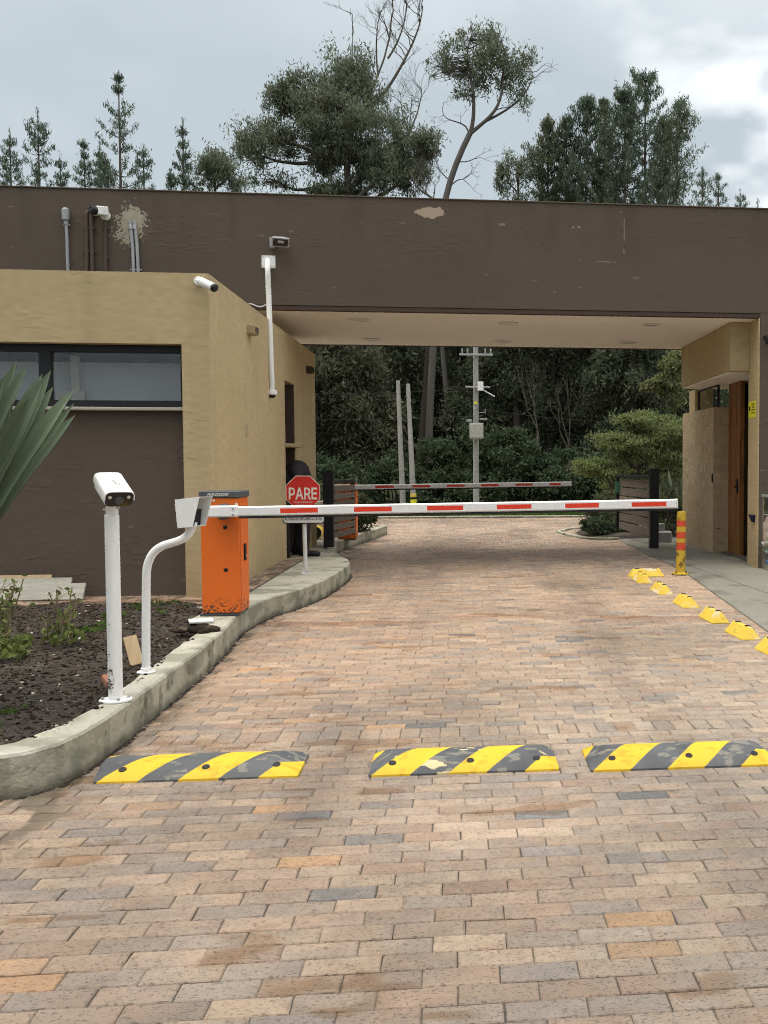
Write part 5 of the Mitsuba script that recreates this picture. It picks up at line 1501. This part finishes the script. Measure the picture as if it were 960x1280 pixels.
def bush(name, label, c, r, n, leaf, rng, mat, group=None, sub=.24, shell=.62, ncl=40, droop=0.0, stems=True):
    t = thing(name, label, 'shrub' if name != 'hedge_bush' else 'bush', group)
    c = np.array(c, float); r = np.array(r, float) * np.ones(3)
    pts, C = clumps(c, r, ncl, n, rng, sub, shell)
    pts = pts[pts[:, 2] > 0.03]
    st, lf = MB(), MB()
    for q in C[::2]:
        limb(st, (c[0] + rng.normal() * .05, c[1] + rng.normal() * .05, max(0, c[2] - r[2])), q, .02, .006, rng, .12, 4, 5)
    leaves(lf, pts, leaf[0], leaf[1], rng, droop)
    put('stems', st, 'm_barkdark', t, smooth=True)
    put('foliage', lf, mat, t, uv=True)


g = np.random.default_rng(23)
bush('hedge_bush', 'rounded clipped bush behind the far barrier, left of the road', (-1.93, 19.25, 0.50), (.52, .50, .42), 9000, (.055, .03), g, 'm_bush', None, .16, .8, 90)
bush('hedge_bush', 'clipped hedge glimpsed between gatehouse and gate post', (-2.9, 20.3, 0.62), (.75, .5, .50), 7000, (.055, .03), g, 'm_bush', None, .16, .8, 80)
bush('bush', 'grey green bush in front of the right gate leaf', (2.95, 20.6, .42), (.62, .7, .44), 4500, (.09, .02), g, 'm_bush', None, .22, .6, 50, -.3)
bush('bush', 'low dark bush at the corner of the right hand bed', (2.62, 20.1, .18), (.42, .4, .20), 2200, (.08, .025), g, 'm_hedge', None, .22, .6, 40, -.3)
bush('bush', 'tangled bush between the right gate post and the kiosk', (3.75, 19.6, .45), (.5, .5, .48), 3600, (.09, .02), g, 'm_bush', None, .22, .6, 50, -.3)
fx = thing('flax', 'fan of upright pale sword leaves beside the brick kiosk', 'plant')
for k in range(26):
    a = -0.9 + 1.8 * k / 25 + ar.normal() * .06
    b = np.array([4.02, 19.9, .15]); L = ar.uniform(.75, 1.15)
    tip = b + np.array([math.sin(a) * L * .75, ar.normal() * .25, math.cos(a * .8) * L])
    put('leaf', sword(b, tip, .06, .05, np.array([0.2 * ar.normal(), -1, .3])), 'm_agave', fx, smooth=True, uv=True)

# ================================================================== TREES
g = np.random.default_rng(41)
SH = [((-3.00, 30.6, 0.75), (1.0, .9, .95), 3600), ((-1.75, 31.0, 0.80), (1.0, .9, .95), 3600), ((-0.62, 30.6, 1.05), (.95, .95, 1.10), 4600), ((0.25, 31.1, 1.45), (.9, .9, 1.05), 4200), ((0.55, 30.2, 0.62), (1.05, .8, .72), 4000),
      ((1.46, 30.8, 1.35), (1.0, .95, 1.10), 4600), ((2.15, 30.5, 0.72), (1.05, .9, .80), 4000), ((3.05, 31.0, 0.95), (1.0, .9, 1.0), 4000), ((-0.75, 30.0, 0.45), (.85, .7, .50), 2600), ((4.1, 31.2, .9), (1.0, .9, .95), 3200), ((5.2, 31.5, .9), (1.0, .9, .95), 2600), ((-4.2, 31, .9), (1, .9, 1.0), 2600)]
SL = ['dark green shrub across the road, below the olive tree at left', 'dark green shrub just behind the pair of leaning posts', 'tall green shrub left of the utility pole', 'green shrub rising behind the meter box', 'low green shrub at the foot of the utility pole', 'tallest green shrub right of the utility pole',
      'low green shrub across the road, right of the pole', 'green shrub across the road under the end of the far barrier arm', 'lowest shrub between leaning posts and utility pole', 'green shrub behind the spreading cedar', 'shrub farthest right across the road', 'shrub farthest left across the road, behind the gatehouse end']
for (c, r, n), l in zip(SH, SL):
    bush('shrub', l, c, r, int(n * 1.5), (.12, .062), g, 'm_hedge', 'shrubs across the road', .22, .66, 46, .5)

# wood behind the road, below the line of the roof
wood = [
    ('broad dark olive tree filling the view beside the gatehouse end', [(-4.6, 32.2, 0), (-4.5, 32.2, 4), (-4.4, 32.2, 9)], [((-3.7, 32.0, 4.2), (1.6, 1.4, 1.5), 6000), ((-2.9, 32.2, 2.3), (1.5, 1.3, 1.5), 5500), ((-4.9, 32.0, 2.2), (1.7, 1.4, 1.7), 5500), ((-5.2, 32.4, 4.6), (1.8, 1.5, 1.8), 5500), ((-4.2, 32.3, 6.6), (1.7, 1.5, 1.6), 5000), ((-6.6, 32.5, 3.4), (1.7, 1.5, 2.2), 4500)], 'm_darkolive', .16),
    ('dark tree directly behind the leaning posts', [(-1.3, 36.5, 0.3), (-1.2, 36.4, 2.4), (-1.02, 36.2, 5.0), (-.8, 36, 9.2)], [((-2.2, 37.2, 5.0), (1.2, 1.2, 1.3), 3200), ((-0.5, 37.0, 4.6), (1.4, 1.2, 1.6), 4600), ((-0.3, 36.8, 6.6), (1.5, 1.3, 1.3), 4200), ((-1.9, 37.4, 7.2), (1.4, 1.3, 1.3), 3600), ((-2.6, 38.5, 3.0), (1.4, 1.2, 1.6), 3500)], 'm_darkwood', .20),
    ('dark tree with thin grey branches right of the utility pole', [(1.9, 35.0, 0.3), (1.8, 35, 3.0), (1.7, 35, 8.8)], [((1.2, 35.2, 4.4), (1.3, 1.2, 1.5), 4400), ((2.2, 35.4, 3.4), (1.1, 1.0, 1.2), 3000), ((1.8, 35.0, 6.2), (1.6, 1.4, 1.5), 5000), ((0.5, 36, 3.0), (1.2, 1.1, 1.3), 3500)], 'm_darkwood', .13),
    ('tall tree with a leaning grey trunk above the far barrier arm', [(2.9, 36.2, 0.3), (2.95, 36.2, 2.0), (3.1, 36.1, 5.1), (3.3, 36, 9.4)], [((3.4, 36.5, 5.0), (1.2, 1.1, 1.4), 3200), ((2.7, 36.4, 6.6), (1.4, 1.2, 1.4), 3800), ((4.2, 36.6, 6.4), (1.3, 1.2, 1.5), 3800), ((4.0, 36.5, 3.2), (1.2, 1.2, 1.6), 3800), ((3.1, 36.9, 2.4), (1.2, 1.1, 1.3), 2600)], 'm_darkwood', .17),
    ('darkest tree of the wood, behind the spreading cedar', [(5.6, 34.5, 0.3), (5.5, 34.5, 4), (5.6, 34.4, 9.3)], [((5.2, 34.6, 4.2), (1.4, 1.2, 1.6), 4600), ((6.6, 34.8, 3.6), (1.6, 1.3, 1.8), 4600), ((5.8, 34.6, 6.4), (1.7, 1.5, 1.7), 5200), ((5.3, 34.6, 2.0), (1.4, 1.2, 1.4), 4000)], 'm_darkwood', .2),
    ('dark tree of the wood at the far right, behind the kiosk', [(8.4, 35.5, 0.3), (8.3, 35.5, 4), (8.3, 35.4, 9.2)], [((8.0, 35.6, 4.2), (1.7, 1.4, 1.8), 4200), ((9.2, 35.6, 6.0), (1.8, 1.4, 1.8), 4200), ((7.8, 35.6, 6.9), (1.6, 1.4, 1.4), 3800)], 'm_darkwood', .2),
    ('dark tree of the wood at the far left, behind the gatehouse', [(-8.6, 33.5, 0.3), (-8.5, 33.5, 4), (-8.4, 33.4, 8.8)], [((-8.3, 33.6, 4.2), (1.8, 1.4, 2.0), 4200), ((-9.4, 33.6, 5.6), (1.8, 1.4, 2.0), 4200), ((-7.6, 33.6, 6.4), (1.6, 1.4, 1.5), 3600)], 'm_darkolive', .2)]
for lb, tk, lo, mt, r0 in wood:
    lobed_tree('forest_tree', lb, tk, lo, None, g, mt, 'm_barkdark', r0, (.17, .060), 1.7, .7, 'tree', 'dark trees of the wood', .27, .02, 26)
dead = MB()
dt = thing('dead_branch_tree', 'thin grey leafless tree among the dark trees right of the utility pole', 'tree')
ends = []
for (x, y, zz, dx) in ((2.55, 33.5, 0.4, -.10), (3.35, 34.0, 0.4, .05)):
    fork(dead, np.array([x, y, zz]), np.array([dx, 0, 1.0]), .04, 1.5, 3, g, ends, .34, .35, 5, .75)
put('trunk', dead, 'm_bark', dt, smooth=True)
# the wood beyond, one mass
m = MB()
n = 34000
P = np.c_[g.uniform(-26, 26, n), g.uniform(40, 50, n), 0 * g.uniform(size=n)]
top = 6.5 + 2.6 * meshkit.noise(np.c_[P[:, :1] * .35, P[:, 1:2] * .2, P[:, :1] * 0], 3)
P[:, 2] = 0.8 + top * g.uniform(size=n) ** .8
leaves(m, P, .85, .34, g, .5)
k = put('forest', m, 'm_darkwood', uv=True); labels[k] = {'label': 'dark far wood closing the view under the portal', 'category': 'forest', 'kind': 'stuff'}
m = MB()
for q in range(46):
    x, y = g.uniform(-22, 22), g.uniform(38.5, 47)
    limb(m, (x, y, .5), (x + g.normal() * .8, y, g.uniform(6, 9.5)), g.uniform(.07, .2), .05, g, .04, 6, 6)
k = put('forest_trunks', m, 'm_bark', smooth=True); labels[k] = {'label': 'thin trunks standing in the far wood', 'category': 'forest', 'kind': 'stuff'}

# spreading cedar and pale tree at the right
lobed_tree('cedar', 'spreading cedar with light green drooping sprays right of the road', [(3.55, 24.6, 0), (3.6, 24.6, .6), (4.2, 24.8, 1.4), (5.2, 25, 2.2)],
           [((2.85, 23.8, 1.36), (.45, .4, .16), 1300), ((3.47, 24.0, 1.85), (.75, .6, .24), 2500), ((3.25, 24.1, 1.25), (.70, .6, .22), 2000), ((4.14, 24.2, 2.30), (.85, .7, .26), 3000), ((5.01, 24.4, 2.05), (.8, .7, .35), 2400), ((4.25, 24.4, 1.60), (.9, .7, .26), 2400), ((5.06, 24.6, 1.2), (.8, .7, .4), 1800), ((3.75, 24.5, .85), (.7, .6, .26), 1300), ((4.4, 24.5, 1.95), (1.1, .8, .2), 1800)],
           None, g, 'm_cedar', 'm_bark', .14, (.09, .024), 1.7, 1.2, 'tree', None, .34, .012, 26)
lobed_tree('pale_tree', 'pale yellowish green tree peeking past the kiosk at the right', [(6.0, 26.6, 0), (5.9, 26.5, 2.0), (5.7, 26.4, 4.0)],
           [((5.04, 26.0, 3.79), (.50, .50, .46), 1500), ((4.58, 26.0, 3.25), (.34, .36, .22), 600), ((5.40, 26.3, 3.14), (.59, .59, .47), 1300), ((6.05, 26.5, 3.95), (.79, .79, .79), 2000), ((4.95, 26.1, 3.30), (.4, .4, .3), 700)],
           None, g, 'm_light', 'm_bark', .09, (.085, .05), 1.0, .3, 'tree', None, .30, .012, 14)

# ---- trees above the roof
big = lobed_tree('eucalyptus_tree', 'large dense eucalyptus rising behind the middle of the roof', [(-3.5, 38.2, 0), (-3.55, 38.1, 5), (-3.7, 38.0, 9.5), (-3.85, 38.0, 13.4)],
                 [((-3.84, 38.0, 14.61), (1.07, 1.07, 1.02), 3200), ((-5.08, 38.3, 13.77), (1.20, 1.20, 1.02), 3900), ((-5.96, 38.0, 13.67), (.62, .68, .68), 1400), ((-6.46, 37.7, 12.23), (1.12, 1.12, .90), 3000), ((-7.13, 38.2, 11.9), (.58, .79, .70), 900), ((-3.93, 37.4, 12.97), (1.53, 1.53, 1.11), 5600), ((-2.95, 38.5, 13.83), (.75, 1.14, 1.0), 2000),
                  ((-3.62, 38.2, 11.92), (1.48, 1.48, 1.08), 4600), ((-4.88, 38.6, 12.18), (1.0, 1.15, 1.0), 1400), ((-2.51, 37.6, 11.25), (1.01, 1.01, .89), 2800), ((-1.78, 38.3, 12.41), (1.15, 1.15, 1.1), 3400), ((-.98, 38.0, 12.35), (.52, .6, .58), 900), ((-3.9, 38.4, 10.75), (1.4, 1.5, .6), 2600), ((-1.59, 38.0, 11.12), (.99, .99, .62), 1500), ((-6.22, 38.5, 11.0), (1.2, 1.2, .40), 500), ((-3.0, 38.4, 9.3), (2.2, 1.5, .9), 2500)],
                 None, g, 'm_euc', 'm_bark', .30, (.150, .040), 2.7, 1.5, 'tree', None, .33, .016, 44)
lobed_tree('eucalyptus_tree', 'small rounded eucalyptus left of the large dense one', [(-9.8, 46, 0), (-9.8, 46, 6), (-9.85, 46, 12.6)], [((-9.86, 46.0, 13.5), (.85, .89, .80), 2300), ((-10.50, 46.3, 13.1), (.62, .62, .62), 1100), ((-9.11, 45.7, 12.97), (.85, .88, .81), 1500), ((-10.75, 46, 12.68), (.41, .41, .34), 400), ((-9.8, 46, 11.5), (1.4, 1.2, .8), 1500)], None, g, 'm_euc', 'm_bark', .2, (.16, .042), 2.4, 1.4, 'tree', None, .34, .014, 34)

# tall thin eucalyptus with a forked pale trunk
tt = thing('eucalyptus_tree', 'tall thin eucalyptus with a forked bare trunk and a high open crown', 'tree')
tr, lf = MB(), MB()
P0 = spline([(-1.0, 34, 0), (-.85, 34, 4.5), (-.64, 34, 7.55), (-.43, 34, 9.46), (-.08, 34, 10.61), (.37, 34, 11.6)], 22)
tr.mesh(tube(P0, np.linspace(.125, .085, 22), 8, cap=False))
PA = spline([(.37, 34, 11.6), (.47, 34, 12.3), (.43, 34, 12.94), (.31, 34.1, 13.66), (.35, 34.1, 14.4)], 14); tr.mesh(tube(PA, np.linspace(.065, .02, 14), 6, cap=False))
PB = spline([(.30, 34, 11.5), (.85, 33.9, 11.95), (1.16, 33.8, 12.3), (1.35, 33.8, 13.0), (1.45, 33.8, 13.9)], 14); tr.mesh(tube(PB, np.linspace(.065, .018, 14), 6, cap=False))
PC = spline([(.80, 33.9, 11.90), (1.45, 34, 12.3), (2.05, 34, 12.85), (2.3, 34, 13.5)], 12); tr.mesh(tube(PC, np.linspace(.045, .012, 12), 6, cap=False))
PD = spline([(.30, 34, 11.45), (.02, 34.1, 11.9), (-.32, 34.1, 12.0), (-.45, 34.1, 12.5)], 10); tr.mesh(tube(PD, np.linspace(.03, .008, 10), 5, cap=False))
ends = []
for Pq, r in ((PA[6:], .022), (PA[9:], .018), (PB[5:], .02), (PB[9:], .016), (PC[6:], .014), (PC[9:], .012)):
    for q in Pq[::2]:
        fork(tr, q, g.normal(size=3) * [.8, .5, .3] + [0, 0, .7], r, .42, 2, g, ends, .5, .15, 4, .75)
for q in PD[3::2]:
    fork(tr, q, g.normal(size=3) * .6 + [0, 0, .5], .009, .26, 2, g, [], .6, .1, 3, .7)
for c, d in (((-.05, 34, 10.7), (.9, 0, .15)), ((-.3, 34, 9.9), (1, 0, .6)), ((-.25, 34, 10.1), (-.8, 0, .9))):
    fork(tr, np.array(c), np.array(d, float), .02, .5, 3, g, [], .5, .15, 4, .75)
ends = np.array(ends)
ends = ends[(ends[:, 2] > 12.3) & (ends[:, 2] < 14.75) & (ends[:, 0] < 2.25)]
P = ends[g.integers(0, len(ends), 4200)] + g.normal(size=(4200, 3)) * [.15, .15, .17]
P = P[meshkit.fbm(P * np.array([2.6, 2.6, 1.3]), 3, 7) > 0.45]
leaves(lf, P, .15, .040, g, 1.3)
for c, r, n in [((-.20, 34, 13.83), (.70, .76, .58), 1600), ((.60, 34.3, 14.56), (.85, .87, .52), 1700), ((.91, 33.8, 13.55), (.85, .9, .75), 900), ((-.82, 34, 13.5), (.25, .4, .36), 380), ((1.55, 34.3, 13.6), (.65, 1.0, .95), 650), ((.31, 34.2, 13.37), (.66, .66, .60), 950), ((1.9, 34, 12.85), (.45, .7, .65), 240), ((.15, 34, 12.74), (.45, .45, .34), 330)]:
    pts, C = clumps(c, r, 30, int(n * 1.2), g, .34, .2)
    twigs(tr, np.vstack([PA, PB, PC]), C, .012, g)
    leaves(lf, pts, .13, .034, g, 1.3)
put('trunk', tr, 'm_barkgrey', tt, smooth=True); put('crown', lf, 'm_euc', tt, uv=True)
# low arching limb of the neighbour
lm = thing('bare_limb_tree', 'low arching bare limb above the roof beside the thin eucalyptus', 'tree')
m = MB(); m.mesh(tube(spline([(-.50, 36, 0), (-.52, 36, 4.5), (-.60, 36, 8.5), (-.78, 36, 9.95), (-1.15, 36, 10.22), (-1.45, 36, 10.45), (-1.6, 36, 10.9)], 20), np.linspace(.12, .03, 20), 7, cap=False))
for c in ((-1.1, 36, 10.2), (-1.35, 36, 10.4), (-.85, 36, 10.0)):
    fork(m, np.array(c), np.array([.2, 0, 1.0]), .022, .4, 3, g, [], .6, .1, 4, .75)
put('trunk', m, 'm_barkgrey', lm, smooth=True)
# leafless tops
for lb, segs in (('tall leafless tree top, grey branches fanning out above the big eucalyptus', [([(-3.6, 40, 0), (-3.6, 40, 5), (-3.5, 40, 12), (-3.35, 40, 13.98), (-2.85, 40, 15.3), (-2.54, 40, 16.2), (-2.35, 40, 17.4)], .10, 3), ([(-3.3, 40, 14.0), (-2.6, 40, 14.75), (-1.9, 40, 15.9), (-1.45, 40, 16.9), (-1.25, 40, 17.8)], .07, 3), ([(-2.85, 40, 15.3), (-2.9, 40, 16.4), (-2.75, 40, 17.6)], .035, 2), ([(-2.5, 40, 15.9), (-2.0, 40, 16.9), (-1.8, 40, 18.1)], .04, 3)]),
                 ('single thin bare spire left of the leafless fan', [([(-3.98, 42, 0), (-3.98, 42, 5), (-3.96, 42, 13), (-3.95, 42, 15.5), (-3.93, 42, 17.0), (-3.92, 42, 18.2)], .05, 2)]),
                 ('small leafless fan of twigs right of the big eucalyptus', [([(-1.9, 40, 0), (-1.9, 40, 5), (-1.8, 40, 12.4), (-1.74, 40, 13.5), (-1.66, 40, 14.6)], .05, 3), ([(-1.74, 40, 13.4), (-1.45, 40, 14.1), (-1.3, 40, 14.9)], .035, 3), ([(-1.76, 40, 13.3), (-2.0, 40, 14.0), (-2.05, 40, 14.7)], .03, 3)])):
    b = thing('bare_tree', lb, 'tree'); m = MB()
    for pts, r, dep in segs:
        P = spline(pts, 24); m.mesh(tube(P, np.linspace(r, r * .25, 24), 6, cap=False))
        for q in P[11:]:
            if g.uniform() < .75:
                fork(m, q, g.normal(size=3) * [.8, .5, .25] + [0, 0, .95], r * .30, .42, dep, g, [], .42, .22, 4, .78)
    put('trunk', m, 'm_bark', b, smooth=True)

g = np.random.default_rng(55)
for x, y, top, w, lb, bare in [(-18.47, 48, 14.98, .95, 'pine farthest left at the picture edge', .08), (-16.63, 46, 15.29, 1.0, 'second pine from the left, with open branches', .10), (-17.2, 50, 14.66, .75, 'small third pine from the left', .05), (-16.19, 50, 15.24, .85, 'pine just left of the tallest one', .05), (-15.55, 50, 15.16, .75, 'pine close behind, hugging the tallest one on its left', .05),
                             (-13.23, 45, 16.43, 1.05, 'tallest slender pine with a bare stretch of trunk', .16), (-12.9, 47, 14.29, .90, 'pine hugging the tallest one on its right', .05), (-14.0, 45.6, 13.35, .95, 'low bushy pine at the foot of the tallest one', .02), (-10.6, 44, 14.46, .80, 'lone thin pine left of the small eucalyptus', .15), (-11.2, 44.5, 12.7, .6, 'short pine beside the lone thin one', .05), (-19.6, 47, 13.9, .9, 'pine cut by the left picture edge', .05),
                             (12.42, 55, 16.36, 1.3, 'first of three small pines at the far right', .0), (13.5, 56, 16.37, 1.2, 'second of three small pines at the far right', .0), (14.93, 57, 15.79, 1.2, 'third of three small pines at the far right, lowest', .0), (15.9, 57, 15.3, 1.0, 'lowest dark tuft at the right end of the roof', .0)]:
    conifer('pine_tree', x, y, top + 0.15, w * 1.45, lb, 'pines on the skyline', g, bare * 0.6, 1.48)

for x, y, top, w, lb, mt in [(3.40, 42, 14.75, 1.15, 'spindly dark tree on the left of the right hand group', 'm_cypress'), (4.15, 42.2, 14.75, 1.45, 'narrow dark tree second in the right hand group', 'm_pine'), (4.90, 42, 15.5, 1.75, 'columnar dark tree in the middle of the right hand group', 'm_pine'),
                             (5.72, 43, 15.75, 1.35, 'slim dark tree between the columnar and the tallest one', 'm_cypress'), (6.25, 41, 15.7, 1.75, 'twin topped dark tree beside the tallest of the right hand group', 'm_pine'), (7.20, 42, 16.6, 2.5, 'tallest dark conifer of the right hand group', 'm_pine'), (8.05, 42.6, 15.0, 1.5, 'dark conifer close behind the tallest one, on its right', 'm_cypress')]:
    conifer('cypress_tree', x, y, top, w * 1.45, lb, 'dark trees right of centre', g, 0.0, 3.4, mt)
lobed_tree('eucalyptus_tree', 'thin leafed eucalyptus at the right of the dark group', [(8.6, 43, 0), (8.6, 43, 8), (8.7, 43, 15)], [((8.72, 43, 15.41), (.55, .6, .64), 900), ((8.95, 43, 14.94), (.70, .7, .70), 520), ((8.44, 43.2, 14.36), (.65, .7, 1.0), 1100), ((8.85, 43, 13.05), (.75, .8, .96), 420), ((8.15, 43, 12.4), (.7, .7, .64), 800), ((8.5, 43, 10.8), (1.0, .8, .8), 900)], None, g, 'm_euc', 'm_barkpale', .14, (.15, .040), 2.4, 1.4, 'tree', None, .34, .012, 34)
lobed_tree('eucalyptus_tree', 'low thin eucalyptus left of the dark group', [(2.3, 42, 0), (2.3, 42, 7), (2.25, 42, 12.6)], [((2.19, 42, 12.66), (.78, .9, .9), 1100), ((1.68, 42.3, 12.32), (.44, .6, .62), 420), ((2.78, 41.7, 12.96), (.6, .8, .78), 900), ((2.3, 42, 11.3), (1.0, .9, .8), 900)], None, g, 'm_euc', 'm_bark', .14, (.15, .040), 2.4, 1.4, 'tree', None, .34, .012, 34)
